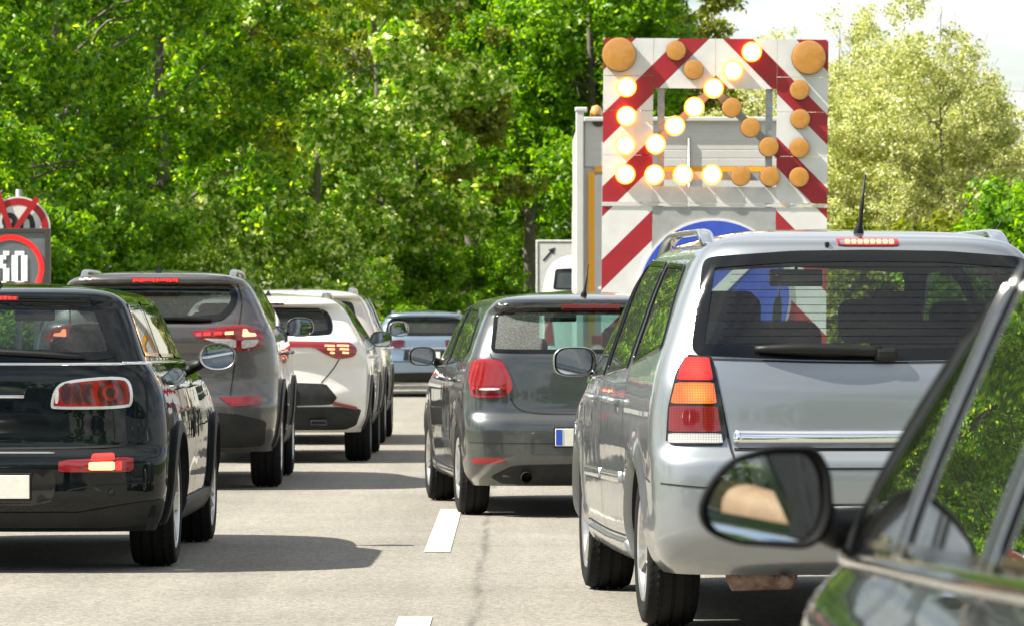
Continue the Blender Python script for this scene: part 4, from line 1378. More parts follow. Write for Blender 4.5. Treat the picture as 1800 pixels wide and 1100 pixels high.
# ------------------------------------------------------------------ grey-brown SUV
def build_tucson():
    L = 4.475
    P = dict(L=L, W=1.85, H=1.64, ze=1.56, zb=0.28, oh=0.90, R=0.348, arches=[(0.90, 0.405), (3.57, 0.405)], dash_y=3.0, dash_z=1.1,
             yr=[(0.28, 0.16), (0.36, 0.06), (0.48, 0.0), (0.62, 0.0), (0.70, 0.03), (0.85, 0.055), (1.0, 0.055), (1.1, 0.045), (1.2, 0.055), (1.25, 0.10), (1.4, 0.20),
                 (1.50, 0.265), (1.535, 0.20), (1.56, 0.20), (1.60, 0.42), (1.64, 1.7)],
             yf=front_keys(L, 1.06, 1.15, 2.0, 1.56, 1.64, 2.0, 0.28),
             w=[(0.28, 0.85), (0.4, 0.895), (0.6, 0.92), (0.85, 0.925), (1.0, 0.915), (1.1, 0.90), (1.2, 0.868), (1.26, 0.835), (1.4, 0.765), (1.52, 0.69),
                (1.56, 0.64), (1.60, 0.47), (1.64, 0.02)], b=[(0.2, 0.34), (1.1, 0.36), (1.3, 0.32), (1.7, 0.32)], n=3.0, flare=0.02)
    c = Car('grey_suv', 'grey brown SUV with slanted lit tail lamps behind the black estate', 'car', G_LEFT, (-2.65, 35.65), 0.8, P)
    c.window('rear_window', 'rear', sym([(0, 1.225), (0.30, 1.228), (0.50, 1.250), (0.585, 1.33), (0.612, 1.42), (0.585, 1.48), (0.56, 1.512), (0, 1.520)]), 'glass_dark', 0.05)
    c.window('windscreen', 'front', sym([(0, 1.12), (0.66, 1.14), (0.58, 1.50), (0, 1.53)]), 'glass_clear', 0.03)
    c.side_windows([[(0.62, 1.34), (1.02, 1.23), (1.08, 1.49), (0.85, 1.485)], [(1.14, 1.20), (1.98, 1.145), (2.02, 1.525), (1.18, 1.505)],
                    [(2.06, 1.14), (3.06, 1.10), (2.80, 1.33), (2.45, 1.50), (2.10, 1.528)]], 'glass_side', 0.02)
    c.patch('roof_spoiler', 'rear', chaikin(sym([(0, 1.525), (0.56, 1.516), (0.60, 1.535), (0.52, 1.572), (0, 1.590)]), 1), 'paint_tucson', off=0.012)
    c.arches('cladding', 0.06)
    c.wheels('t', 0.225, 0.225, (5, -0.030, 0.06), 'rim_silver', 1.60)
    lamp = [(0.262, 1.166), (0.45, 1.196), (0.62, 1.216), (0.74, 1.200), (0.815, 1.13), (0.765, 1.055), (0.62, 1.023), (0.50, 1.065), (0.32, 1.122)]
    for s in (1, -1):
        f = lambda p: np.array([(a * s, b) for a, b in p])[::s]
        b = c.patch('tail_light', 'rear', f(chaikin(lamp, 1, q=0.15)), 'lens_red', off=0.010, grid=0.03)
        c.patch('lamp_lens', 'rear', f(chaikin([(0.35, 1.120), (0.60, 1.112), (0.60, 1.050), (0.49, 1.078)], 1, q=0.12)), 'lens_clear', off=0.014, parent=b, skirt=0.003)
        c.patch('lamp_lens', 'rear', f(chaikin([(0.64, 1.105), (0.765, 1.110), (0.735, 1.062), (0.64, 1.045)], 1, q=0.12)), 'lens_clear', off=0.014, parent=b, skirt=0.003)
        for x0, x1, z in ((0.31, 0.345, 1.150), (0.365, 0.415, 1.154), (0.44, 0.495, 1.157), (0.52, 0.58, 1.16)):
            c.patch('lit_bulb', 'rear', f([(x0, z - 0.014), (x1, z - 0.012), (x1, z + 0.010), (x0, z + 0.006)]), 'lit_red_hot' if x0 > 0.5 else 'lit_red', off=0.014, parent=b, skirt=0.002)
        c.patch('lit_bulb', 'rear', f(chaikin([(0.645, 1.130), (0.745, 1.135), (0.735, 1.155), (0.69, 1.16), (0.675, 1.185), (0.65, 1.185)], 1, q=0.1)), 'lit_red_hot', off=0.014, parent=b, skirt=0.002)
        c.patch('reflector', 'rear', f([(0.48, 0.684), (0.57, 0.618), (0.785, 0.628), (0.785, 0.694)]), 'reflector_red', off=0.010)
        c.seam('rear', [(s * 0.60, 1.52), (s * 0.64, 1.40), (s * 0.625, 1.22), (s * 0.605, 1.02), (s * 0.56, 0.70)], 0.010, it=1)
        c.patch('lower_bumper', 'rear', f(chaikin([(0.0, 0.32), (0.60, 0.32), (0.80, 0.33), (0.82, 0.51), (0.62, 0.56), (0.46, 0.575), (0.30, 0.46), (0.0, 0.45)], 1, q=0.1)), 'cladding', off=0.010)
        c.mirror(s, (s * 0.985, 2.95, 1.20), 0.21, 0.15, 'paint_tucson', 0.14, 2.6, 7, -1)
    c.plate(0, 0.80)
    bl = c.patch('brake_light', 'rear', [(-0.175, 1.535), (0.175, 1.535), (0.175, 1.558), (-0.175, 1.558)], 'lens_red', off=0.016)
    for k in range(14):
        x = -0.163 + k * 0.0235 + (0.006 if k > 6 else 0)
        c.patch('brake_bulb', 'rear', [(x, 1.541), (x + 0.017, 1.541), (x + 0.017, 1.552), (x, 1.552)], 'lit_red', off=0.018, parent=bl, skirt=0.002)
    c.wiper(0.42, -0.02, 1.245, 1.262, off=0.025, w=0.020)
    c.rails(0.555, 0.5, 2.9, 'satin_metal', 0.05, 0.045)
    c.fin(0.62)
    c.handles((1.40, 2.30), 1.0, 'paint_tucson')
    c.doors([[(1.10, 1.2), (1.10, 0.95), (1.28, 0.7), (1.30, 0.42)], [(2.04, 1.14), (2.06, 0.7), (2.04, 0.42)], [(3.15, 1.08), (3.12, 0.8), (3.08, 0.42)]])
    for ax in 'LR':
        c.strip('sill', ax, [(1.33, 0.36), (3.12, 0.36)], 0.13, 'cladding', 0.004, 0.015)
    c.interior((1.0, 2.05), 0.66, 1.16)
    c.finish('paint_tucson')


build_tucson()


def copy_tree(o, parent=None):
    c = o.copy()
    COL.objects.link(c)
    c.parent = parent
    for ch in [q for q in bpy.data.objects if q.parent == o]:
        copy_tree(ch, c)
    return c


# unseen SUV added to darken the reflections in the black estate's paint
back = copy_tree(bpy.data.objects['grey_suv'])
back.location = (-2.75, 10.6, 0)
tag(back, 'unseen grey brown SUV added behind the black estate to darken its reflections', 'car', G_LEFT)


# ------------------------------------------------------------------ white crossover
def build_formentor():
    L = 4.45
    P = dict(L=L, W=1.84, H=1.505, ze=1.432, zb=0.27, oh=0.88, R=0.335, arches=[(0.88, 0.385), (3.56, 0.385)], dash_y=2.95, dash_z=1.02,
             yr=[(0.27, 0.16), (0.35, 0.05), (0.50, 0.0), (0.6, 0.0), (0.72, 0.035), (0.85, 0.05), (0.98, 0.02), (1.06, 0.03), (1.11, 0.09), (1.25, 0.22), (1.36, 0.32),
                 (1.385, 0.22), (1.432, 0.25), (1.47, 0.6), (1.505, 1.8)],
             yf=front_keys(L, 0.98, 1.2, 2.0, 1.432, 1.505, 2.0, 0.27),
             w=[(0.27, 0.83), (0.4, 0.89), (0.6, 0.915), (0.85, 0.92), (0.98, 0.905), (1.08, 0.865), (1.2, 0.795), (1.36, 0.69), (1.40, 0.65), (1.432, 0.60), (1.47, 0.44), (1.505, 0.02)],
             b=[(0.2, 0.34), (1.0, 0.38), (1.3, 0.32), (1.7, 0.32)], n=3.0, flare=0.02)
    c = Car('white_crossover', 'white crossover with full width red light bar and dark lower bumper', 'car', G_LEFT, (-2.18, 42.4), 0.0, P)
    c.window('rear_window', 'rear', sym([(0, 1.118), (0.45, 1.122), (0.585, 1.135), (0.595, 1.21), (0.57, 1.30), (0.50, 1.365), (0, 1.372)]), 'glass_dark', 0.04)
    c.window('windscreen', 'front', sym([(0, 1.05), (0.64, 1.06), (0.54, 1.38), (0, 1.41)]), 'glass_clear', 0.03)
    c.side_windows([[(0.55, 1.22), (1.10, 1.12), (1.14, 1.365), (0.80, 1.345)], [(1.18, 1.105), (2.0, 1.06), (2.04, 1.40), (1.22, 1.375)],
                    [(2.08, 1.055), (3.02, 1.03), (2.75, 1.24), (2.45, 1.375), (2.12, 1.402)]], 'glass_side', 0.02)
    c.arches('cladding', 0.055)
    c.wheels('f', 0.225, 0.24, (5, -0.030, 0.06), 'rim_dark', 1.60)
    bar = sym([(0, 1.025), (0.435, 1.022), (0.545, 0.957), (0.645, 0.918), (0.785, 0.94), (0.812, 1.0), (0.76, 1.06), (0.53, 1.068), (0, 1.076)])
    b = c.patch('tail_light', 'rear', chaikin(resample(bar, 0.1), 1), 'lens_red', off=0.010, grid=0.03)
    for s in (1, -1):
        f = lambda p: np.array([(a * s, b_) for a, b_ in p])[::s]
        for z in (1.035, 1.005, 0.975):
            for x0, x1 in ((0.53, 0.615), (0.635, 0.735)):
                c.patch('lit_bulb', 'rear', f([(x0 + (1.035 - z) * 0.8, z - 0.006), (x1, z - 0.009), (x1, z + 0.004), (x0 + (1.035 - z) * 0.8, z + 0.008)]), 'lit_red_hot', off=0.013, parent=b, skirt=0.002)
        c.patch('lit_bulb', 'rear', f([(0.09, 1.042), (0.19, 1.042), (0.19, 1.056), (0.09, 1.056)]), 'lit_red_hot', off=0.013, parent=b, skirt=0.002)
        c.seam('rear', [(s * 0.655, 0.915), (s * 0.60, 0.82), (s * 0.50, 0.71)], 0.010, it=1)
        c.patch('reflector', 'rear', f([(0.60, 0.515), (0.80, 0.475), (0.80, 0.50), (0.61, 0.545)]), 'reflector_red', off=0.022)
        c.mirror(s, (s * 0.95, 2.85, 1.085), 0.20, 0.145, 'gloss_black', 0.14, 2.7, 7, -1)
        box('exhaust_trim', (s * 0.48, 0.03, 0.36), (0.16, 0.05, 0.06), 'gloss_black', c.root, 0.02, 2)
    c.patch('plate_recess', 'rear', chaikin(sym([(0, 0.50), (0.59, 0.517), (0.64, 0.58), (0.54, 0.70), (0.21, 0.712), (0, 0.712)]), 1, q=0.08), 'cladding', off=0.006)
    c.patch('lower_bumper', 'rear', chaikin(sym([(0, 0.30), (0.70, 0.30), (0.80, 0.34), (0.845, 0.48), (0.60, 0.50), (0, 0.495)]), 1, q=0.1), 'cladding', off=0.010)
    c.plate(0, 0.61, blue=False)
    c.rails(0.50, 0.62, 2.7, 'gloss_black', 0.045, 0.04)
    c.fin(0.7)
    c.patch('brake_light', 'rear', [(-0.16, 1.392), (0.16, 1.392), (0.16, 1.408), (-0.16, 1.408)], 'lens_dark_red', off=0.006)
    c.handles((1.40, 2.30), 0.93, 'paint_white')
    c.doors([[(1.12, 1.1), (1.12, 0.9), (1.28, 0.7), (1.30, 0.42)], [(2.06, 1.05), (2.06, 0.7), (2.04, 0.42)], [(3.10, 1.03), (3.10, 0.8), (3.06, 0.42)]])
    for ax in 'LR':
        c.strip('sill', ax, [(1.31, 0.35), (3.12, 0.35)], 0.12, 'cladding', 0.004, 0.015)
    c.interior((1.0, 2.05), 0.60, 1.06)
    c.finish('paint_white')


build_formentor()


# ------------------------------------------------------------------ champagne SUV half hidden by the crossover
def build_suv4():
    L = 4.6
    P = dict(L=L, W=1.84, H=1.60, ze=1.52, zb=0.27, oh=0.92, R=0.345, arches=[(0.92, 0.40), (3.62, 0.40)], dash_y=3.0, dash_z=1.08,
             yr=[(0.27, 0.14), (0.36, 0.05), (0.5, 0.0), (0.65, 0.0), (0.75, 0.04), (1.0, 0.06), (1.08, 0.08), (1.3, 0.20), (1.46, 0.28), (1.49, 0.2), (1.52, 0.21), (1.57, 0.5), (1.60, 1.7)],
             yf=front_keys(L, 1.04, 1.15, 2.0, 1.52, 1.60, 2.0, 0.27),
             w=[(0.27, 0.84), (0.4, 0.89), (0.6, 0.915), (0.85, 0.92), (1.0, 0.905), (1.1, 0.87), (1.25, 0.81), (1.45, 0.72), (1.52, 0.66), (1.56, 0.5), (1.60, 0.02)],
             b=[(0.2, 0.30), (1.1, 0.32), (1.7, 0.32)], n=3.2, flare=0.018)
    c = Car('pale_suv', 'pale champagne SUV with roof rails just beyond the white crossover', 'car', G_LEFT, (-2.22, 48.8), 0.0, P)
    c.window('rear_window', 'rear', sym([(0, 1.10), (0.60, 1.115), (0.66, 1.14), (0.60, 1.42), (0.56, 1.455), (0, 1.47)]), 'glass_dark', 0.04)
    c.window('windscreen', 'front', sym([(0, 1.12), (0.66, 1.14), (0.58, 1.46), (0, 1.49)]), 'glass_clear', 0.03)
    c.side_windows([[(0.45, 1.18), (1.10, 1.13), (1.16, 1.46), (0.70, 1.45)], [(1.20, 1.125), (2.05, 1.10), (2.08, 1.485), (1.24, 1.47)],
                    [(2.12, 1.095), (3.10, 1.07), (2.85, 1.29), (2.50, 1.46), (2.15, 1.488)]], 'glass_side', 0.02, seal='chrome')
    c.arches('cladding', 0.05)
    c.wheels('t', 0.225, 0.225, (5, -0.030, 0.06), 'rim_silver', 1.60)
    for s in (1, -1):
        f = lambda p: np.array([(a * s, b_) for a, b_ in p])[::s]
        b = c.patch('tail_light', 'rear', f(chaikin([(0.56, 0.90), (0.80, 0.88), (0.83, 0.98), (0.80, 1.07), (0.58, 1.06)], 1)), 'lens_red', off=0.012)
        c.patch('lit_bulb', 'rear', f([(0.70, 0.96), (0.79, 0.955), (0.79, 0.985), (0.70, 0.99)]), 'lit_red', off=0.015, parent=b, skirt=0.002)
        c.mirror(s, (s * 1.0, 2.95, 1.17), 0.21, 0.16, 'paint_champagne', 0.14, 2.6, 7, -1)
    c.patch('lower_bumper', 'rear', chaikin(sym([(0, 0.30), (0.70, 0.30), (0.82, 0.35), (0.84, 0.50), (0.60, 0.52), (0, 0.52)]), 1, q=0.1), 'cladding', off=0.010)
    c.plate(0, 0.75)
    c.rails(0.56, 0.55, 2.9, 'satin_metal', 0.05, 0.045)
    c.fin(0.66)
    c.handles((1.45, 2.35), 0.97, 'chrome')
    c.doors([[(1.18, 1.1), (1.18, 0.9), (1.32, 0.7), (1.34, 0.42)], [(2.10, 1.09), (2.10, 0.7), (2.08, 0.42)], [(3.2, 1.07), (3.15, 0.8), (3.10, 0.42)]])
    for ax in 'LR':
        c.strip('sill', ax, [(1.36, 0.35), (3.16, 0.35)], 0.12, 'cladding', 0.004, 0.015)
    c.interior((1.0, 2.1), 0.64, 1.12)
    c.finish('paint_champagne')


build_suv4()


# ------------------------------------------------------------------ silver-blue estate far ahead
def build_estate():
    L = 4.75
    P = dict(L=L, W=1.83, H=1.47, ze=1.395, zb=0.24, oh=1.0, R=0.325, arches=[(1.0, 0.375), (3.75, 0.375)], dash_y=3.1, dash_z=1.0,
             yr=[(0.24, 0.14), (0.33, 0.04), (0.45, 0.0), (0.6, 0.0), (0.72, 0.03), (0.95, 0.06), (1.0, 0.08), (1.2, 0.22), (1.33, 0.32), (1.36, 0.24), (1.395, 0.25), (1.44, 0.7), (1.47, 1.8)],
             yf=front_keys(L, 0.95, 1.3, 2.1, 1.395, 1.47, 2.1, 0.24),
             w=[(0.24, 0.83), (0.4, 0.89), (0.6, 0.91), (0.8, 0.905), (0.95, 0.88), (1.02, 0.85), (1.2, 0.77), (1.33, 0.69), (1.395, 0.62), (1.43, 0.46), (1.47, 0.02)],
             b=[(0.2, 0.30), (1.1, 0.32), (1.7, 0.32)], n=3.2)
    c = Car('silver_estate', 'silver blue estate car with roof rails farthest along the left lane', 'car', G_LEFT, (-1.47, 80.5), 0.0, P)
    c.window('rear_window', 'rear', sym([(0, 1.03), (0.60, 1.035), (0.68, 1.06), (0.62, 1.28), (0.56, 1.33), (0, 1.345)]), 'glass_dark', 0.05)
    c.window('windscreen', 'front', sym([(0, 1.03), (0.64, 1.04), (0.56, 1.34), (0, 1.37)]), 'glass_clear', 0.03)
    c.side_windows([[(0.45, 1.10), (1.2, 1.03), (1.25, 1.33), (0.80, 1.31)], [(1.3, 1.02), (2.15, 1.0), (2.18, 1.355), (1.34, 1.34)], [(2.22, 1.0), (3.2, 0.98), (2.6, 1.33), (2.25, 1.36)]], 'glass_side', 0.02)
    c.arches('paint_silverblue')
    c.wheels('t', 0.225, 0.225, (5, -0.030, 0.06), 'rim_silver', 1.56)
    for s in (1, -1):
        f = lambda p: np.array([(a * s, b_) for a, b_ in p])[::s]
        c.patch('tail_light', 'rear', f(chaikin([(0.36, 0.83), (0.80, 0.84), (0.83, 0.93), (0.34, 0.97)], 1, q=0.12)), 'lens_dark_red', off=0.012)
        c.mirror(s, (s * 0.98, 3.0, 1.02), 0.20, 0.13, 'paint_silverblue', 0.14, 2.6, 7, -1)
    c.patch('plate_recess', 'rear', [(-0.36, 0.62), (0.36, 0.62), (0.34, 0.80), (-0.34, 0.80)], 'gloss_black', off=0.004)
    c.strip('chrome_bar', 'rear', [(-0.40, 0.825), (0.40, 0.825)], 0.02, 'chrome', 0.004, 0.012)
    c.seam('rear', [(-0.80, 0.60), (0.80, 0.60)], 0.014)
    c.patch('lower_bumper', 'rear', chaikin(sym([(0, 0.26), (0.70, 0.26), (0.80, 0.30), (0.80, 0.40), (0, 0.42)]), 1, q=0.1), 'cladding', off=0.008)
    c.plate(0, 0.71)
    c.rails(0.56, 0.6, 3.0, 'satin_metal', 0.045, 0.045)
    c.interior((1.1, 2.2), 0.55, 1.0)
    c.finish('paint_silverblue')


build_estate()


# ------------------------------------------------------------------ dark grey hatchback (right lane, middle)
def build_polo():
    L = 3.97
    P = dict(L=L, W=1.682, H=1.445, ze=1.372, zb=0.20, oh=0.67, R=0.30, arches=[(0.67, 0.345), (3.14, 0.345)], dash_y=2.75, dash_z=0.96,
             yr=[(0.20, 0.12), (0.27, 0.04), (0.38, 0.0), (0.55, 0.0), (0.62, 0.02), (0.665, 0.055), (0.85, 0.07), (1.0, 0.085), (1.04, 0.10), (1.2, 0.19), (1.30, 0.25),
                 (1.325, 0.18), (1.372, 0.20), (1.41, 0.5), (1.445, 1.5)],
             yf=front_keys(L, 0.93, 1.02, 1.75, 1.372, 1.445, 1.8, 0.20),
             w=[(0.20, 0.76), (0.28, 0.81), (0.4, 0.828), (0.6, 0.838), (0.8, 0.838), (0.90, 0.822), (0.98, 0.80), (1.05, 0.772), (1.15, 0.735), (1.25, 0.692), (1.33, 0.648),
                (1.372, 0.60), (1.41, 0.44), (1.445, 0.02)], b=[(0.2, 0.30), (0.9, 0.30), (1.1, 0.26), (1.7, 0.30)], n=3.4, flare=0.014)
    c = Car('grey_hatchback', 'dark grey hatchback with dusty rear window merging across the lane dashes', 'car', G_RIGHT, (0.468, 30.5), 5.4, P)
    c.window('rear_window', 'rear', sym([(0, 1.04), (0.50, 1.04), (0.655, 1.045), (0.64, 1.13), (0.612, 1.295), (0, 1.305)]), 'glass_polo', 0.022)
    c.window('windscreen', 'front', sym([(0, 1.0), (0.62, 1.01), (0.55, 1.33), (0, 1.355)]), 'glass_clear', 0.03)
    c.side_windows([[(0.55, 1.06), (0.72, 1.0), (1.58, 0.965), (1.62, 1.335), (0.95, 1.32), (0.70, 1.25)],
                    [(1.66, 0.96), (2.72, 0.935), (2.42, 1.17), (2.12, 1.31), (1.70, 1.338)]], 'glass_side', 0.018, seal='frit')
    c.patch('roof_spoiler', 'rear', chaikin(sym([(0, 1.308), (0.60, 1.300), (0.615, 1.325), (0.58, 1.352), (0, 1.366)]), 1, q=0.1), 'gloss_black', off=0.010)
    c.arches('paint_polo')
    c.wheels('p', 0.19, 0.195, (5, 0.055, 0.055), 'rim_silver', 1.46)
    lamp = [(0.575, 0.762), (0.765, 0.760), (0.782, 0.868), (0.762, 0.985), (0.706, 1.002), (0.585, 0.992), (0.548, 0.925), (0.520, 0.84), (0.528, 0.800)]
    for s in (1, -1):
        f = lambda p: np.array([(a * s, b_) for a, b_ in p])[::s]
        b = c.patch('tail_light', 'rear', f(chaikin(lamp, 1, q=0.15)), 'lens_red', off=0.014, grid=0.03)
        c.patch('lamp_lens', 'rear', f(chaikin([(0.56, 0.778), (0.755, 0.776), (0.765, 0.812), (0.565, 0.815)], 1, q=0.12)), 'lens_dark_red', off=0.017, parent=b, skirt=0.003)
        c.patch('lamp_lens', 'rear', f(chaikin([(0.56, 0.835), (0.765, 0.83), (0.770, 0.90), (0.755, 0.975), (0.72, 0.985), (0.605, 0.978), (0.575, 0.92)], 1, q=0.12)), 'reflector_red', off=0.017, parent=b, skirt=0.003)
        c.patch('lamp_lens', 'rear', f(chaikin([(0.60, 0.806), (0.72, 0.804), (0.72, 0.818), (0.60, 0.820)], 1)), 'lens_clear', off=0.019, parent=b, skirt=0.003)
        c.patch('reflector', 'rear', f(chaikin([(0.56, 0.347), (0.76, 0.340), (0.782, 0.375), (0.60, 0.385)], 1, q=0.1)), 'reflector_red', off=0.008)
        c.seam('rear', [(s * 0.66, 1.04), (s * 0.645, 1.01), (s * 0.59, 0.995)], 0.007)
        c.seam('rear', chaikin([(s * 0.535, 0.76), (s * 0.50, 0.69), (s * 0.40, 0.658), (0, 0.652)], 2, False), 0.009)
        c.mirror(s, (s * 0.915, 2.42, 1.005), 0.18, 0.128, 'gloss_black', 0.13, 2.8, 9, -2)
    c.seam('rear', [(-0.79, 0.475), (-0.40, 0.47), (0.40, 0.47), (0.79, 0.475)], 0.006)
    c.patch('plate_recess', 'rear', chaikin(sym([(0, 0.43), (0.36, 0.43), (0.30, 0.59), (0, 0.595)]), 1, q=0.1), 'paint_polo', off=0.001)
    c.plate(0, 0.51)
    c.patch('lower_bumper', 'rear', chaikin(sym([(0, 0.215), (0.58, 0.215), (0.66, 0.26), (0.52, 0.335), (0, 0.345)]), 1, q=0.1), 'cladding', off=0.005)
    c.patch('brake_light', 'rear', [(-0.20, 1.322), (0.17, 1.322), (0.17, 1.345), (-0.20, 1.345)], 'lens_red', off=0.013)
    c.exhaust(-0.44, 0.0, 0.262)
    c.wiper(0.50, 0.08, 1.055, 1.072, off=0.02, w=0.013)
    co, no = c.pt('rear', 0, 0.86)
    t = np.linspace(0, 2 * math.pi, 28, endpoint=False)
    em = c.patch('tailgate_emblem', 'rear', np.stack([0.05 * np.cos(t), 0.86 + 0.05 * np.sin(t)], 1), 'chrome', off=0.006)
    c.rod(0.42, -0.03, 0.20, (0.03, 0.02))
    c.handles((0.98, 1.92), 0.86, 'paint_polo')
    c.doors([[(0.66, 1.03), (0.82, 0.86), (1.02, 0.66), (1.08, 0.30)], [(1.64, 0.95), (1.66, 0.6), (1.62, 0.28)], [(2.76, 0.93), (2.76, 0.7), (2.72, 0.32)], [(1.05, 0.285), (1.7, 0.28), (2.7, 0.30)]])
    for ax in 'LR':
        c.strip('sill', ax, [(1.06, 0.245), (2.74, 0.245)], 0.07, 'paint_polo', 0.0, 0.016)
    c.interior((0.85, 1.75), 0.48, 0.98, sw=0.48)
    box('rear_view_mirror', (0.0, 2.16, 1.27), (0.22, 0.03, 0.06), 'gloss_black', c.root, 0.012, 2)
    c.finish('paint_polo')


build_polo()


# ------------------------------------------------------------------ dark green car, right foreground, and its driver
def build_foreground():
    L = 4.7

    def fender(X, Y, z):
        # the front wings roll in towards the bonnet ahead of the door mirror
        a = np.clip((Y - 2.75) / 0.95, 0, 1); a = a * a * (3 - 2 * a)
        b = min(1.0, max(0.0, (z - 0.56) / 0.26)); b = b * b * (3 - 2 * b)
        lim = 1.0 if z < 0.93 else 0.0
        return X * (1 - 0.17 * a * b * lim), Y
    ox, oy = 1.30, 3.55
    P = dict(L=L, W=1.83, H=1.43, ze=1.352, zb=0.20, oh=0.95, R=0.325, arches=[(0.95, 0.37), (3.77, 0.37)], dash_y=2.98, dash_z=0.92,
             yr=[(0.20, 0.14), (0.3, 0.04), (0.45, 0.0), (0.6, 0.0), (0.75, 0.05), (0.95, 0.12), (1.02, 0.40), (1.2, 0.72), (1.352, 1.05), (1.40, 1.35), (1.43, 1.7)],
             yf=[(0.20, L - 0.16), (0.40, L), (0.55, L - 0.02), (0.68, L - 0.12), (0.77, L - 0.45), (0.85, L - 1.0), (0.91, L - 1.52), (0.96, 3.08), (1.15, 2.74), (1.25, 2.46),
                 (1.30, 2.28), (1.352, 2.02), (1.40, 1.9), (1.43, 1.75)],
             w=[(0.20, 0.84), (0.3, 0.88), (0.5, 0.905), (0.72, 0.915), (0.80, 0.914), (0.835, 0.908), (0.865, 0.890), (0.89, 0.864), (0.905, 0.850), (0.95, 0.836), (1.05, 0.800),
                (1.15, 0.757), (1.274, 0.700), (1.33, 0.665), (1.352, 0.64), (1.39, 0.50), (1.43, 0.02)],
             b=[(0.2, 0.35), (1.7, 0.40)], bf=0.35, n=3.0, flare=0.008, barrel=0.012, dz=0.015, nside=170, deform=fender)
    c = Car('dark_green_saloon', 'dark green car with chrome window strips at the right edge nearest the camera', 'car', G_RIGHT, (ox, oy + 0.95), 0.0, P)
    c.window('windscreen', 'front', sym([(0, 0.98), (0.66, 0.985), (0.56, 1.32), (0, 1.335)]), 'glass_clear', 0.02)
    c.window('rear_window', 'rear', sym([(0, 1.04), (0.62, 1.05), (0.52, 1.32), (0, 1.335)]), 'glass_side', 0.03)
    c.side_windows([[(2.09, 0.945), (2.75, 0.925), (2.66, 0.965), (2.42, 1.06), (2.23, 1.16), (2.09, 1.235)]], 'glass_door', 0.012)
    c.side_windows([[(1.17, 0.975), (1.99, 0.950), (1.99, 1.292), (1.80, 1.325), (1.17, 1.335)],
                    [(0.62, 0.998), (1.08, 0.980), (1.08, 1.325), (0.92, 1.27)]], 'glass_front_car', 0.012)
    c.arches('paint_darkgreen')
    c.wheels('a', 0.225, 0.22, (5, 0.06, 0.06), 'rim_silver', 1.57)
    for ax in 'LR':
        c.strip('chrome_belt', ax, [(0.55, 0.982), (1.1, 0.962), (2.0, 0.932), (2.85, 0.905)], 0.022, 'chrome', 0.002, 0.010, step=0.05)
        for y, z0, z1 in ((2.045, 0.945, 1.288), (1.125, 0.972, 1.335)):
            c.patch('pillar_cover', ax, [(y - 0.05, z0), (y + 0.05, z0), (y + 0.05, z1), (y - 0.05, z1)], 'matt_black', off=0.006, skirt=0.01)
            c.strip('chrome_strip', ax, [(y - 0.04, z0 - 0.01), (y - 0.04, z1)], 0.012, 'dull_chrome', 0.006, 0.004)
            c.strip('chrome_strip', ax, [(y + 0.05, z0 - 0.01), (y + 0.05, z1)], 0.010, 'dull_chrome', 0.005, 0.003)
        c.strip('roof_trim', ax, [(0.75, 1.29), (1.1, 1.342), (1.8, 1.338), (2.1, 1.29), (2.32, 1.212), (2.55, 1.085), (2.80, 0.925)], 0.020, 'matt_black', 0.003, 0.006)
        c.patch('pillar_cover', ax, [(2.78, 0.92), (2.98, 0.93), (2.66, 1.14), (2.30, 1.27), (2.10, 1.30), (2.10, 1.240), (2.24, 1.165), (2.43, 1.065), (2.67, 0.970)], 'matt_black', off=0.006, skirt=0.006)
    c.patch('mirror_triangle', 'L', [(2.71, 0.922), (2.88, 0.914), (2.72, 1.03), (2.68, 1.04)], 'matt_black', off=0.009)
    c.doors([[(1.13, 0.955), (1.13, 0.7), (1.13, 0.33)], [(2.05, 0.93), (2.05, 0.6), (2.05, 0.3)], [(2.98, 0.905), (3.02, 0.7), (3.02, 0.33)]], 0.009)
    c.handles((1.30, 2.22), 0.79, 'paint_darkgreen')
    ol = [(-100, 27), (-62, 69), (8, 91), (88, 91), (112, 50), (117, -22), (100, -70), (70, -88), (-50, -80), (-104, -60), (-120, -20)]
    for s in (-1, 1):
        o2 = [(a / 1290 * (1 if s < 0 else -1), b / 1290) for a, b in ol]
        c.mirror(s, (s * 0.952, 2.90, 0.982), 0.185, 0.142, 'matt_black', 0.14, 2.6, 7.8, 0.4, outline=o2, rimm='matt_black', lowarm=0.0)
        f = lambda p: np.array([(a * s, b_) for a, b_ in p])[::s]
        c.patch('tail_light', 'rear', f(chaikin([(0.42, 0.76), (0.80, 0.76), (0.80, 0.90), (0.42, 0.90)], 1, q=0.12)), 'lens_red', off=0.010)
    c.plate(0, 0.82)
    c.interior((0.95, 1.66), 0.40, 0.94, sw=0.5)
    c.finish('paint_darkgreen')

    # driver, left arm along the window sill
    mat('skin', (0.62, 0.36, 0.26), 0.5, var=0.25, vscale=18)
    mat('hair', (0.03, 0.02, 0.015), 0.6)
    mat('trousers', (0.03, 0.035, 0.06), 0.9)
    m = mat('striped_shirt', (0.75, 0.73, 0.70), 0.9)
    t = nn(m, "ShaderNodeTexCoord"); w = nn(m, "ShaderNodeTexWave"); w.inputs["Scale"].default_value = 9.0
    w.bands_direction = 'Y'
    r = nn(m, "ShaderNodeValToRGB"); r.color_ramp.interpolation = 'CONSTANT'
    r.color_ramp.elements[0].color = (0.02, 0.02, 0.025, 1); r.color_ramp.elements[1].color = (0.75, 0.73, 0.70, 1); r.color_ramp.elements[1].position = 0.42
    LL = m.node_tree.links
    LL.new(t.outputs["Object"], w.inputs["Vector"]); LL.new(w.outputs["Fac"], r.inputs[0]); LL.new(r.outputs[0], m.node_tree.nodes["Principled BSDF"].inputs["Base Color"])
    px_, py_ = ox - 0.38, oy + 1.76
    pr = empty('person', (px_, py_, 0.0))
    tag(pr, 'driver in striped top seated in the dark green car with one arm at the window', 'person')

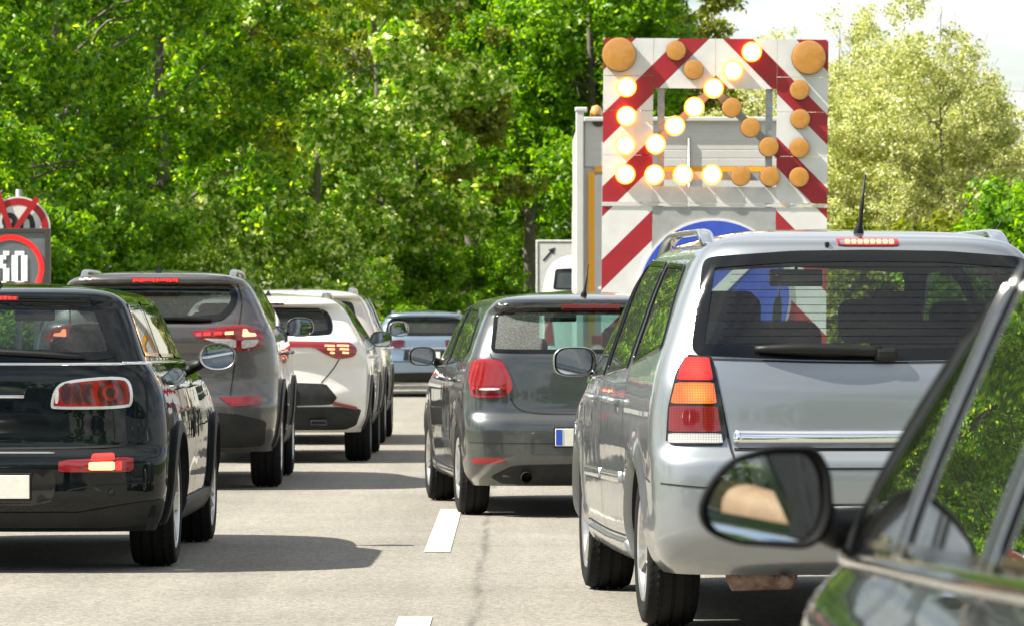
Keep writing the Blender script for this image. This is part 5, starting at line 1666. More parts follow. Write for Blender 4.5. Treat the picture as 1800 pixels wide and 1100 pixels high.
    def skin_fig(name, joints, bones, mt, parent, sub=2, root=0):
        me = bpy.data.meshes.new(name)
        me.from_pydata([j[0] for j in joints], bones, [])
        o = link(bpy.data.objects.new(name, me), parent)
        md = o.modifiers.new('skin', 'SKIN')
        md.use_smooth_shade = True
        lay = me.skin_vertices[0].data if me.skin_vertices else None
        if lay is None:
            bpy.context.view_layer.objects.active = o
            lay = me.skin_vertices[0].data
        for v, j in zip(lay, joints):
            v.radius = (j[1], j[1] if len(j) < 3 else j[2])
        lay[root].use_root = True
        sb = o.modifiers.new('sub', 'SUBSURF'); sb.levels = sub; sb.render_levels = sub
        me.materials.append(MATS[mt])
        return o
    J = [((0, -0.12, 0.52), 0.15, 0.12), ((0, -0.17, 0.72), 0.15, 0.11), ((0, -0.20, 0.95), 0.16, 0.11), ((0, -0.18, 1.04), 0.07, 0.07), ((0, -0.16, 1.11), 0.055, 0.055),
         ((0, -0.13, 1.19), 0.075, 0.085), ((0, -0.13, 1.27), 0.07, 0.085),
         ((-0.19, -0.19, 0.99), 0.06), ((-0.365, -0.02, 0.985), 0.052), ((-0.345, 0.32, 0.950), 0.044), ((-0.28, 0.62, 0.925), 0.030), ((-0.21, 0.76, 0.96), 0.03),
         ((0.19, -0.19, 0.99), 0.06), ((0.25, 0.05, 0.78), 0.045), ((0.20, 0.36, 0.86), 0.034), ((0.14, 0.68, 0.95), 0.026), ((0.10, 0.76, 0.97), 0.03),
         ((-0.10, -0.05, 0.50), 0.09), ((-0.13, 0.38, 0.56), 0.065), ((-0.12, 0.62, 0.30), 0.05), ((0.10, -0.05, 0.50), 0.09), ((0.12, 0.38, 0.56), 0.065), ((0.12, 0.66, 0.30), 0.05)]
    B = [(0, 1), (1, 2), (2, 3), (3, 4), (4, 5), (5, 6), (2, 7), (7, 8), (8, 9), (9, 10), (10, 11), (2, 12), (12, 13), (13, 14), (14, 15), (15, 16), (0, 17), (17, 18), (18, 19), (0, 20), (20, 21), (21, 22)]
    skin_fig('body', J, B, 'skin', pr)
    S = [((0, -0.12, 0.50), 0.17, 0.14), ((0, -0.17, 0.72), 0.17, 0.125), ((0, -0.20, 0.94), 0.18, 0.125), ((0, -0.18, 1.02), 0.085, 0.085),
         ((-0.19, -0.19, 0.985), 0.075), ((-0.36, 0.0, 0.995), 0.068), ((-0.358, 0.07, 0.985), 0.064), ((0.19, -0.19, 0.985), 0.075), ((0.235, -0.02, 0.85), 0.062)]
    skin_fig('shirt', S, [(0, 1), (1, 2), (2, 3), (2, 4), (4, 5), (5, 6), (2, 7), (7, 8)], 'striped_shirt', pr)
    T = [((0, -0.10, 0.50), 0.17, 0.13), ((-0.10, -0.02, 0.50), 0.10), ((-0.13, 0.38, 0.56), 0.075), ((-0.12, 0.60, 0.32), 0.06), ((0.10, -0.02, 0.50), 0.10), ((0.12, 0.38, 0.56), 0.075), ((0.12, 0.64, 0.32), 0.06)]
    skin_fig('trousers', T, [(0, 1), (1, 2), (2, 3), (0, 4), (4, 5), (5, 6)], 'trousers', pr)
    Hh = [((0, -0.17, 1.24), 0.085, 0.085), ((0, -0.16, 1.30), 0.085, 0.09), ((0, -0.10, 1.325), 0.07, 0.06)]
    skin_fig('hair', Hh, [(0, 1), (1, 2)], 'hair', pr)
    bm = bmesh.new()
    for s in (-1, 1):
        bmesh.ops.create_uvsphere(bm, u_segments=10, v_segments=8, radius=0.012, matrix=Matrix.Translation((s * 0.03, -0.05, 1.235)))
    bm_obj('eyes', bm, 'plate_white', pr, True)
    bm = bmesh.new(); add_tube(bm, [(0, -0.045, 1.24), (0, -0.025, 1.205), (0, -0.045, 1.195)], [0.008, 0.014, 0.010], 8); bm_obj('nose', bm, 'skin', pr, True)
    bm = bmesh.new(); add_tube(bm, [(-0.025, -0.05, 1.165), (0, -0.042, 1.163), (0.025, -0.05, 1.165)], [0.004, 0.007, 0.004], 8)
    mat('lips', (0.45, 0.17, 0.15), 0.5); bm_obj('mouth', bm, 'lips', pr, True)
    for s in (-1, 1):
        bm = bmesh.new(); bmesh.ops.create_uvsphere(bm, u_segments=10, v_segments=8, radius=1, matrix=Matrix.Translation((s * 0.078, -0.13, 1.215)) @ Matrix.Diagonal((0.012, 0.022, 0.033, 1)))
        bm_obj('ear', bm, 'skin', pr, True)
        hx = -0.21 if s < 0 else 0.10
        hy, hz = (0.76, 0.96) if s < 0 else (0.76, 0.97)
        for k, (ln, dz) in enumerate(((0.07, 0.020), (0.078, 0.006), (0.072, -0.008), (0.058, -0.021))):
            bm = bmesh.new()
            add_tube(bm, [(hx, hy + 0.01, hz + dz), (hx - s * 0.01, hy + 0.01 + ln * 0.5, hz + dz + 0.004), (hx - s * 0.035, hy + 0.012 + ln * 0.75, hz + dz), (hx - s * 0.05, hy + ln * 0.55, hz + dz - 0.004)], [0.009, 0.009, 0.008, 0.006], 8)
            bm_obj('finger', bm, 'skin', pr, True)
        bm = bmesh.new()
        add_tube(bm, [(hx, hy - 0.02, hz + 0.02), (hx - s * 0.03, hy, hz + 0.04), (hx - s * 0.05, hy + 0.025, hz + 0.042)], [0.011, 0.010, 0.007], 8)
        bm_obj('thumb', bm, 'skin', pr, True)


build_foreground()

# ------------------------------------------------------------------ warning-board trailer
def stripe_mat():
    m = mat('striped_board', (0.70, 0.70, 0.69), 0.45, coat=0.2)
    b = m.node_tree.nodes["Principled BSDF"]; L = m.node_tree.links
    t = nn(m, "ShaderNodeTexCoord"); sp = nn(m, "ShaderNodeSeparateXYZ"); L.new(t.outputs["Object"], sp.inputs[0])
    ab = nn(m, "ShaderNodeMath"); ab.operation = 'ABSOLUTE'; L.new(sp.outputs[0], ab.inputs[0])
    ad = nn(m, "ShaderNodeMath"); ad.operation = 'ADD'; L.new(ab.outputs[0], ad.inputs[0]); L.new(sp.outputs[2], ad.inputs[1])
    s1 = nn(m, "ShaderNodeMath"); s1.operation = 'SUBTRACT'; s1.inputs[1].default_value = 4.239 - 0.757 * 8; L.new(ad.outputs[0], s1.inputs[0])
    md = nn(m, "ShaderNodeMath"); md.operation = 'MODULO'; md.inputs[1].default_value = 0.757; L.new(s1.outputs[0], md.inputs[0])
    lt = nn(m, "ShaderNodeMath"); lt.operation = 'LESS_THAN'; lt.inputs[1].default_value = 0.312; L.new(md.outputs[0], lt.inputs[0])
    n = nn(m, "ShaderNodeTexNoise"); n.inputs["Scale"].default_value = 5; n.inputs["Detail"].default_value = 8; L.new(t.outputs["Object"], n.inputs["Vector"])
    r = nn(m, "ShaderNodeMapRange"); r.inputs["From Min"].default_value = 0.3; r.inputs["From Max"].default_value = 0.7; r.inputs["To Min"].default_value = 0.84; L.new(n.outputs["Fac"], r.inputs["Value"])
    mx = nn(m, "ShaderNodeMixRGB"); mx.inputs["Color1"].default_value = (0.74, 0.74, 0.72, 1); mx.inputs["Color2"].default_value = (0.36, 0.012, 0.022, 1)
    L.new(lt.outputs[0], mx.inputs["Fac"])
    mu = nn(m, "ShaderNodeMixRGB"); mu.blend_type = 'MULTIPLY'; mu.inputs["Fac"].default_value = 1
    L.new(mx.outputs[0], mu.inputs["Color1"]); L.new(r.outputs[0], mu.inputs["Color2"]); L.new(mu.outputs[0], b.inputs["Base Color"])


stripe_mat()
mat('board_grey', (0.36, 0.37, 0.37), 0.5, var=0.2, vscale=6)
mat('board_white', (0.62, 0.62, 0.60), 0.5, var=0.15, vscale=6)
mat('sign_blue', (0.035, 0.085, 0.50), 0.4, coat=0.2, var=0.15, vscale=9)
mat('sign_white', (0.72, 0.72, 0.70), 0.4, coat=0.2, var=0.12, vscale=9)
mat('sign_red', (0.42, 0.008, 0.014), 0.4, coat=0.2, var=0.15, vscale=20)
mat('sign_black', (0.015, 0.015, 0.018), 0.5)
mat('truck_white', (0.62, 0.62, 0.59), 0.4, coat=0.3, var=0.3, vscale=3, vcol=(0.46, 0.45, 0.41))
mat('truck_grey', (0.60, 0.59, 0.56), 0.5, var=0.3, vscale=4, vcol=(0.48, 0.47, 0.43))
mat('truck_yellow', (0.90, 0.42, 0.025), 0.45, coat=0.2)
mat('amber_off', (0.58, 0.26, 0.045), 0.3, coat=1.0, var=0.16, vscale=14)
mat('amber_core', (0.9, 0.6, 0.3), 0.3, emis=(1.0, 0.68, 0.30), estr=4.2)
mat('amber_rim', (0.8, 0.3, 0.03), 0.3, coat=0.6, emis=(1.0, 0.33, 0.03), estr=1.0)
mat('lamp_can', (0.05, 0.045, 0.04), 0.5)


def disc(name, c, r, y0, y1, m, parent, seg=40, dome=0.0):
    """Round plate or lens facing the camera side (-y)."""
    V, F = [], []
    prof = [(r, y1), (r, y0)]
    if dome:
        prof += [(r * k, y0 - dome * math.sqrt(max(0, 1 - k * k))) for k in (0.97, 0.9, 0.75, 0.5, 0.25)]
    for rr, y in prof:
        V += [(c[0] + rr * math.cos(2 * math.pi * i / seg), y, c[1] + rr * math.sin(2 * math.pi * i / seg)) for i in range(seg)]
    for k in range(len(prof) - 1):
        for i in range(seg):
            F.append((k * seg + i, k * seg + (i + 1) % seg, (k + 1) * seg + (i + 1) % seg, (k + 1) * seg + i)[::-1])
    F.append(tuple((len(prof) - 1) * seg + i for i in range(seg)))
    o = mesh_obj(name, V, F, m, parent, False)
    return o


def build_board():
    S, D, XC = 170.0, 48.8, 2.0735
    root = empty('warning_board_trailer', (XC, D, 0))
    root.rotation_euler = (0, R(0.5), 0)
    tag(root, 'tall red and white striped warning board trailer with flashing amber arrow lamps', 'trailer')
    t = 0.04

    def panel(nm, x0, x1, z0, z1, m, y=0.0, th=t):
        return box(nm, ((x0 + x1) / 2, y + th / 2, (z0 + z1) / 2), (x1 - x0, th, z1 - z0), m, root)
    # upper leaf: stacked sheets round the central opening, joints left open
    zs = [2.472, 2.96, 3.42, 3.78, 4.172]
    for x0, x1 in ((-1.162, -0.645), (0.635, 1.162)):
        for a, b in zip(zs, zs[1:]):
            panel('board_panel', x0, x1, a + 0.003, b - 0.003, 'striped_board')
    for x0, x1 in ((-0.642, -0.006), (-0.002, 0.632)):
        panel('board_panel', x0, x1, 3.655, 4.170, 'striped_board')
    panel('lower_rail', -0.642, 0.632, 2.472, 2.64, 'board_white')
    for x in (-0.30, 0.0, 0.30):
        panel('rail_joint', x - 0.004, x + 0.004, 2.48, 2.635, 'truck_grey', -0.003, 0.004)
    panel('hinge_rail', -1.165, 1.165, 2.436, 2.466, 'board_white', -0.01, 0.06)
    for x0, x1 in ((-1.162, -0.645), (0.635, 1.162)):
        panel('board_panel', x0, x1, 0.55, 2.43, 'striped_board')
    panel('sign_panel', -0.642, 0.632, 0.55, 2.43, 'board_grey')
    for s in (-0.56, 0.56):
        box('frame_post', (s, 0.13, 2.2), (0.07, 0.08, 3.6), 'galvanised', root)
    for z in (0.8, 2.3):
        box('frame_rail', (0, 0.21, z), (2.2, 0.07, 0.07), 'galvanised', root)
    # blue keep-left disc
    dz = 1.514
    disc('sign_rim', (0, dz), 0.80, -0.012, 0.0, 'sign_white', root, 72)
    bd = disc('blue_sign', (0, dz), 0.775, -0.018, -0.010, 'sign_blue', root, 72)
    ar = [(0.44, 0.36), (0.36, 0.44), (-0.16, -0.08), (-0.16, 0.28), (-0.30, 0.28), (-0.42, -0.42), (0.28, -0.30), (0.28, -0.16), (-0.08, -0.16)]
    V = [(a, -0.024, dz + b) for a, b in ar] + [(a, -0.018, dz + b) for a, b in ar]
    n = len(ar)
    F = [tuple(range(n))] + [(i, (i + 1) % n, n + (i + 1) % n, n + i) for i in range(n)]
    mesh_obj('sign_arrow', V, F, 'sign_white', bd, False)

    def loc(px, py):
        return ((px - 900) / S - XC, CAM_H + (570 - py) / S)
    k = math.tan(R(0.5))

    def unroll(px, py):
        x, z = loc(px, py)
        return x - k * (z - 0.0) , z + k * x
    # grey struts that carry the inner lamps
    for (a, b) in (((1254, 156), (1130, 275)), ((1254, 156), (1372, 275)), ((1120, 308), (1385, 311))):
        p, q = unroll(*a), unroll(*b)
        ln = math.hypot(q[0] - p[0], q[1] - p[1])
        bm = bmesh.new()
        ang = math.atan2(q[1] - p[1], q[0] - p[0])
        add_box(bm, ((p[0] + q[0]) / 2, 0.055, (p[1] + q[1]) / 2), (ln, 0.02, 0.085), Euler((0, -ang, 0)))
        bm_obj('lamp_strut', bm, 'board_grey', root)
    lit = [(1101, 154), (1101, 205), (1099, 256), (1099, 307), (1150, 308), (1200, 308), (1251, 308), (1152, 254), (1186, 222), (1220, 189), (1254, 156), (1288, 125), (1321, 92)]
    off = [(1188, 90), (1219, 123), (1286, 190), (1319, 225), (1351, 259), (1302, 310), (1353, 311), (1405, 159), (1406, 210), (1405, 261), (1404, 312)]
    for p in lit:
        c = unroll(*p)
        can = disc('warning_lamp', c, 0.104, -0.055, 0.05, 'amber_rim', root, 32)
        can["label"] = 'lit amber warning lamp'
        disc('lamp_lens', c, 0.084, -0.062, -0.05, 'amber_core', can, 32, 0.02)
    for p in off:
        c = unroll(*p)
        can = disc('warning_lamp', c, 0.104, -0.05, 0.05, 'lamp_can', root, 32)
        can["label"] = 'unlit amber warning lamp'
        disc('lamp_lens', c, 0.101, -0.056, -0.045, 'amber_off', can, 32, 0.006)
    for p in ((1088, 97), (1421, 102)):
        c = unroll(*p)
        can = disc('warning_lamp', c, 0.178, -0.07, 0.05, 'lamp_can', root, 48)
        can["label"] = 'large unlit amber corner lamp'
        disc('lamp_lens', c, 0.174, -0.08, -0.06, 'amber_off', can, 48, 0.010)
    # running gear
    box('chassis', (0, 1.0, 0.52), (1.6, 2.2, 0.14), 'galvanised', root, 0.02)
    tm = wheel_meshes('t', 0.348, 0.225, 0.225, (5, -0.030, 0.06), 'rim_silver')
    for s in (-1, 1):
        w = empty('wheel', (s * 0.9, 1.1, 0.348), 0 if s > 0 else math.pi, root)
        for nm, me in zip(('tyre', 'rim', 'brake_disc', 'wheel_back'), tm):
            link(bpy.data.objects.new(nm, me), w)
    tube('drawbar', [(0, 2.0, 0.5), (0, 3.4, 0.5)], 0.05, 'galvanised', root)


build_board()


def build_truck():
    D, S = 52.9, 8300 / 52.9
    x0, x1 = 0.715, 3.215
    xc = (x0 + x1) / 2
    root = empty('maintenance_truck', (xc, D, 0))
    tag(root, 'white box truck with yellow framed rear door standing behind the striped board', 'truck')
    hw = 1.25
    top = 3.50
    box('box_body', (0, 2.7, (0.95 + top) / 2), (2 * hw - 0.06, 5.3, top - 0.95), 'truck_white', root, 0.02)
    for s in (-1, 1):
        box('corner_post', (s * (hw - 0.045), 0.02, (0.95 + 3.62) / 2), (0.09, 0.10, 3.62 - 0.95), 'truck_white', root, 0.012)
        box('post_cap', (s * (hw - 0.06), 0.02, 3.625), (0.14, 0.12, 0.05), 'truck_white', root, 0.012)
        # yellow conspicuity frame with its rivets
        fr = box('yellow_strip', (s * (hw - 0.175), 0.028, 1.95), (0.075, 0.02, 1.95), 'truck_yellow', root, 0.004)
        for k in range(12):
            box('rivet', (s * (hw - 0.105), 0.026, 1.1 + k * 0.16), (0.014, 0.02, 0.014), 'truck_grey', fr)
        for (za, zb_) in ((2.30, 2.62), (1.72, 2.02)):
            m = box('chevron_plate', (s * (hw - 0.33), 0.030, (za + zb_) / 2), (0.22, 0.012, zb_ - za), 'striped_board', root)
        box('hinge', (s * (hw - 0.30), 0.02, 1.62), (0.10, 0.03, 0.04), 'truck_grey', root, 0.008)
        box('tail_lamp', (s * (hw - 0.33), 0.02, 1.05), (0.3, 0.04, 0.10), 'lens_red', root, 0.01)
    box('yellow_strip', (0, 0.029, 2.955), (2 * hw - 0.42, 0.02, 0.06), 'truck_yellow', root, 0.004)
    box('rear_wall_upper', (0, 0.035, 3.24), (2 * hw - 0.2, 0.03, 0.50), 'truck_grey', root)
    for k in range(5):
        box('wall_plank', (0, 0.028, 3.03 + 0.095 * k), (2 * hw - 0.22, 0.02, 0.088), 'truck_grey', root, 0.004, 1)
    for s in (-1, 1):
        box('rear_door', (s * 0.53, 0.032, 1.94), (1.05, 0.025, 1.9), 'truck_white', root, 0.006)
    box('roof_rail', (0, 0.0, 3.515), (2 * hw - 0.18, 0.08, 0.05), 'truck_white', root, 0.01)
    tube('lock_rod', [(0.02, 0.0, 1.0), (0.02, 0.0, 3.3)], 0.015, 'galvanised', root)
    tube('lock_rod', [(-0.52, -0.01, 2.0), (-0.52, -0.01, 3.75)], 0.016, 'galvanised', root)
    b = disc('beacon_base', (-1.0, 3.5), 0.07, 0.0, 0.1, 'lamp_can', root, 20)
    bm = bmesh.new(); add_tube(bm, [(-1.02, 0.12, 3.5), (-1.02, 0.12, 3.60), (-1.02, 0.12, 3.66), (-1.02, 0.12, 3.68)], [0.07, 0.07, 0.05, 0.01], 16)
    bm_obj('beacon', bm, 'amber_off', root, True)
    box('chassis', (0, 3.8, 0.75), (0.9, 7.4, 0.25), 'lamp_can', root)
    box('cab', (0, 6.6, 1.75), (2.4, 2.0, 2.1), 'truck_white', root, 0.15, 3)
    tm = wheel_meshes('truck', 0.48, 0.3, 0.28, (8, 0.05, 0.1), 'rim_silver')
    for s in (-1, 1):
        for y in (1.7, 6.4):
            w = empty('wheel', (s * 1.05, y, 0.48), 0 if s > 0 else math.pi, root)
            for nm, me in zip(('tyre', 'rim', 'brake_disc', 'wheel_back'), tm):
                link(bpy.data.objects.new(nm, me), w)


build_truck()


def build_van():
    L = 5.6
    P = dict(L=L, W=2.04, H=2.36, ze=2.24, zb=0.35, oh=1.0, R=0.36, arches=[(1.0, 0.42), (4.5, 0.42)], dash_y=4.1, dash_z=1.3,
             yr=[(0.35, 0.06), (0.5, 0.0), (1.2, 0.01), (2.0, 0.06), (2.24, 0.12), (2.32, 0.35), (2.36, 1.6)],
             yf=[(0.35, L - 0.1), (0.6, L), (0.95, L - 0.08), (1.15, L - 0.6), (1.3, L - 1.0), (2.0, L - 1.7), (2.24, L - 2.1), (2.36, 3.0)],
             w=[(0.35, 0.96), (0.6, 1.01), (1.2, 1.02), (1.5, 1.0), (2.0, 0.92), (2.15, 0.86), (2.24, 0.78), (2.32, 0.55), (2.36, 0.02)],
             b=[(0, 0.25), (3, 0.3)], n=3.6)
    c = Car('white_van', 'white high roofed van seen between the truck and the forest', 'van', None, (1.47, 76), 0.0, P)
    c.window('rear_window', 'rear', sym([(0, 1.75), (0.82, 1.77), (0.78, 2.10), (0, 2.12)]), 'glass_dark', 0.03)
    c.window('rear_window', 'rear', sym([(0, 1.30), (0.84, 1.32), (0.83, 1.68), (0, 1.70)]), 'glass_dark', 0.03)
    c.window('windscreen', 'front', sym([(0, 1.4), (0.8, 1.42), (0.72, 2.1), (0, 2.14)]), 'glass_clear', 0.03)
    c.arches('cladding')
    c.wheels('t2', 0.225, 0.22, (5, 0.06, 0.06), 'rim_silver', 1.75)
    box('roof_unit', (0.15, 1.2, 2.42), (1.3, 1.2, 0.26), 'truck_white', c.root, 0.08, 3, smooth=True)
    for s in (-1, 1):
        f = lambda p: np.array([(a * s, b_) for a, b_ in p])[::s]
        c.patch('tail_light', 'rear', f([(0.80, 0.9), (0.95, 0.9), (0.94, 1.3), (0.84, 1.3)]), 'lens_red', off=0.01)
    c.plate(0, 0.7)
    c.interior((2.2, 3.2), 0.8, 1.35)
    c.finish('truck_white')


build_van()


# ------------------------------------------------------------------ road signs
def flat(name, pts, y0, y1, m, parent):
    """Extruded plate: outline in (x, z), from y0 (camera side) to y1."""
    p = np.array(pts, float)
    if area2(p) < 0: p = p[::-1]
    n = len(p)
    V = [(a, y0, b) for a, b in p] + [(a, y1, b) for a, b in p]
    F = [tuple(range(n)), tuple(range(2 * n - 1, n - 1, -1))] + [(i, n + i, n + (i + 1) % n, (i + 1) % n) for i in range(n)]
    return mesh_obj(name, V, F, m, parent, False)


def text_mesh(name, txt, size, x, z, y, m, parent, sx=1.0):
    cu = bpy.data.curves.new(name, 'FONT')
    cu.body = txt
    cu.align_x = 'CENTER'; cu.align_y = 'CENTER'
    cu.size = size; cu.extrude = 0.002; cu.offset = 0.012
    o = bpy.data.objects.new(name, cu)
    COL.objects.link(o)
    dg = bpy.context.evaluated_depsgraph_get()
    me = bpy.data.meshes.new_from_object(o.evaluated_get(dg))
    bpy.data.objects.remove(o)
    me.transform(Matrix.Translation((x, y, z)) @ Matrix.Rotation(R(90), 4, 'X') @ Matrix.Diagonal((sx, 1, 1, 1)))
    me.materials.clear(); me.materials.append(MATS[m])
    return link(bpy.data.objects.new(name, me), parent)


def build_signs():
    D = 55.0; S = 8300 / D
    mat('led_panel', (0.15, 0.17, 0.18), 0.55, var=0.2, vscale=12)
    mat('led_red', (0.6, 0.02, 0.02), 0.4, emis=(1.0, 0.012, 0.01), estr=0.5)
    mat('led_white', (0.9, 0.9, 0.9), 0.4, emis=(1.0, 0.97, 0.92), estr=0.5)
    X = lambda px: (px - 900) / S
    Z = lambda py: CAM_H + (570 - py) / S
    # round prohibition sign, crossed out
    r1 = empty('round_sign', (X(32), D, 0))
    tag(r1, 'round red rimmed speed sign crossed out with two red bars above the display', 'sign')
    tube('post', [(0, 0.06, 0), (0, 0.06, Z(333))], 0.038, 'galvanised', r1, 14)
    zc = Z(402)
    disc('plate', (0, zc), 0.375, 0.0, 0.012, 'sign_white', r1, 64)
    t = np.linspace(0, 2 * math.pi, 64, endpoint=False)
    V = [(q * math.cos(a), -0.003, zc + q * math.sin(a)) for q in (0.355, 0.275) for a in t]
    n = 64
    mesh_obj('red_ring', V, [(i, (i + 1) % n, n + (i + 1) % n, n + i) for i in range(n)], 'sign_red', r1, False)
    text_mesh('numerals', '80', 0.44, 0.0, zc, -0.006, 'sign_black', r1, 0.9)
    for (ax, az, bx, bz) in ((-4, 338, 18, 404), (66, 348, 27, 404)):
        p, q = np.array((X(ax) - X(32), Z(az))), np.array((X(bx) - X(32), Z(bz)))
        d = (q - p); d /= np.linalg.norm(d); w = np.array((-d[1], d[0])) * 0.032
        q = q + d * 0.3
        flat('cross_bar', [p + w, p - w, q - w, q + w], -0.03, -0.015, 'sign_red', r1)
    # variable speed display in front of it
    xc = X(21); zt = Z(402)
    r2 = empty('speed_display', (xc, D - 0.16, 0))
    tag(r2, 'grey variable message display showing a lit red ring and white 60', 'sign')
    hw = X(90) - xc
    zb = zt - 2 * hw
    box('housing', (0, 0.075, (zt + zb) / 2), (2 * hw, 0.13, zt - zb), 'lamp_can', r2, 0.01)
    box('display_face', (0, 0.006, (zt + zb) / 2), (2 * hw - 0.12, 0.01, zt - zb - 0.10), 'led_panel', r2)
    for s in (-1, 1):
        box('face_frame', (s * (hw - 0.03), 0.0, (zt + zb) / 2), (0.055, 0.03, zt - zb), 'lamp_can', r2, 0.005)
    box('face_frame', (0, 0.0, zt - 0.025), (2 * hw, 0.028, 0.05), 'lamp_can', r2, 0.005)
    for s in (-1, 1):
        box('leg', (s * 0.3, 0.10, zb / 2), (0.07, 0.07, zb), 'galvanised', r2)
    zc = Z(472)

    def dots(nm, pts, rad, m):
        V, F = [], []
        for (x, z) in pts:
            s = len(V)
            V += [(x - rad, -0.004, z - rad), (x + rad, -0.004, z - rad), (x + rad, -0.004, z + rad), (x - rad, -0.004, z + rad), (x, -0.012, z)]
            F += [(s, s + 1, s + 4), (s + 1, s + 2, s + 4), (s + 2, s + 3, s + 4), (s + 3, s, s + 4)]
        o = mesh_obj(nm, V, F, m, r2, False)
        o["kind"] = 'stuff'
    pts = []
    for rr in (0.335, 0.351, 0.367, 0.383):
        k = int(2 * math.pi * rr / 0.0165)
        pts += [(rr * math.cos(2 * math.pi * i / k), zc + rr * math.sin(2 * math.pi * i / k)) for i in range(k)]
    dots('led_ring', pts, 0.0062, 'led_red')
    pat6 = ["00011", "00110", "01100", "11110", "11011", "11011", "11011", "01110"]
    pat0 = ["01110", "11011", "11011", "11011", "11011", "11011", "11011", "01110"]
    pts = []
    for cx, pat in ((-0.105, pat6), (0.105, pat0)):
        for j, row in enumerate(pat):
            for i, ch in enumerate(row):
                if ch == '1':
                    for a in (-0.009, 0.009):
                        for b in (-0.017, 0.0, 0.017):
                            pts.append((cx + (i - 2) * 0.037 + a, zc + (3.5 - j) * 0.05 + b))
    dots('led_digits', pts, 0.0056, 'led_white')
    # white sign with black arrow by the far verge
    D2 = 95.0; S2 = 8300 / D2
    r3 = empty('arrow_sign', ((942 - 900) / S2 + 0.95, D2, 0))
    tag(r3, 'white rectangular sign with black border and slanting arrow behind the van', 'sign')
    zt = CAM_H + (570 - 422) / S2
    box('plate', (0, 0.015, zt - 0.75), (1.9, 0.03, 1.5), 'sign_white', r3, 0.01)
    for s in (-1, 1):
        box('border', (s * 0.90, -0.003, zt - 0.75), (0.02, 0.006, 1.42), 'sign_black', r3)
        box('post', (s * 0.6, 0.06, (zt - 0.2) / 2), (0.08, 0.08, zt - 0.2), 'galvanised', r3)
    for z in (zt - 0.045, zt - 1.455):
        box('border', (0, -0.003, z), (1.78, 0.006, 0.02), 'sign_black', r3)
    p, q = np.array((-0.80, zt - 0.42)), np.array((-0.56, zt - 0.15))
    d = (q - p) / np.linalg.norm(q - p); w = np.array((-d[1], d[0]))
    hb = q - d * 0.13
    flat('arrow', [p - w * 0.022, hb - w * 0.022, hb - w * 0.075, q, hb + w * 0.075, hb + w * 0.022, p + w * 0.022], -0.006, -0.001, 'sign_black', r3)


build_signs()

# ------------------------------------------------------------------ trees
leaf_mat('leaf_mid', [(0.0, (0.026, 0.090, 0.003)), (0.45, (0.085, 0.215, 0.005)), (0.8, (0.18, 0.325, 0.010)), (1.0, (0.34, 0.43, 0.04))], (2.5, 2.3, 0.25), 0.5)
leaf_mat('leaf_olive', [(0.0, (0.08, 0.13, 0.005)), (0.5, (0.18, 0.255, 0.010)), (1.0, (0.31, 0.37, 0.02))], (2.2, 2.1, 0.4), 0.5)
leaf_mat('leaf_pale_glints', [(0.0, (0.06, 0.17, 0.005)), (0.5, (0.18, 0.345, 0.012)), (0.72, (0.36, 0.49, 0.05)), (0.86, (0.80, 0.81, 0.46)), (1.0, (0.92, 0.92, 0.72))], (1.9, 1.9, 0.4), 0.42)  # pale leaves; the whitish stops paint in glossy leaf highlights
leaf_mat('leaf_fresh', [(0.0, (0.040, 0.120, 0.005)), (0.5, (0.120, 0.250, 0.009)), (1.0, (0.25, 0.37, 0.016))], (2.3, 2.3, 0.35), 0.5)
leaf_mat('leaf_yellow', [(0.0, (0.07, 0.10, 0.010)), (0.5, (0.15, 0.19, 0.016)), (1.0, (0.27, 0.27, 0.03))], (2.0, 2.0, 0.5), 0.45)
leaf_mat('blossom', [(0.0, (0.20, 0.28, 0.05)), (0.4, (0.42, 0.47, 0.13)), (0.75, (0.66, 0.66, 0.34)), (1.0, (0.80, 0.78, 0.60))], (1.25, 1.2, 0.8), 0.5)  # cream blossom, paled to paint in the washed-out glare
mat('bark', (0.10, 0.085, 0.065), 0.9, var=0.6, vscale=5, vcol=(0.20, 0.18, 0.15), bump=0.8, bscale=20)

LEAFC = {}


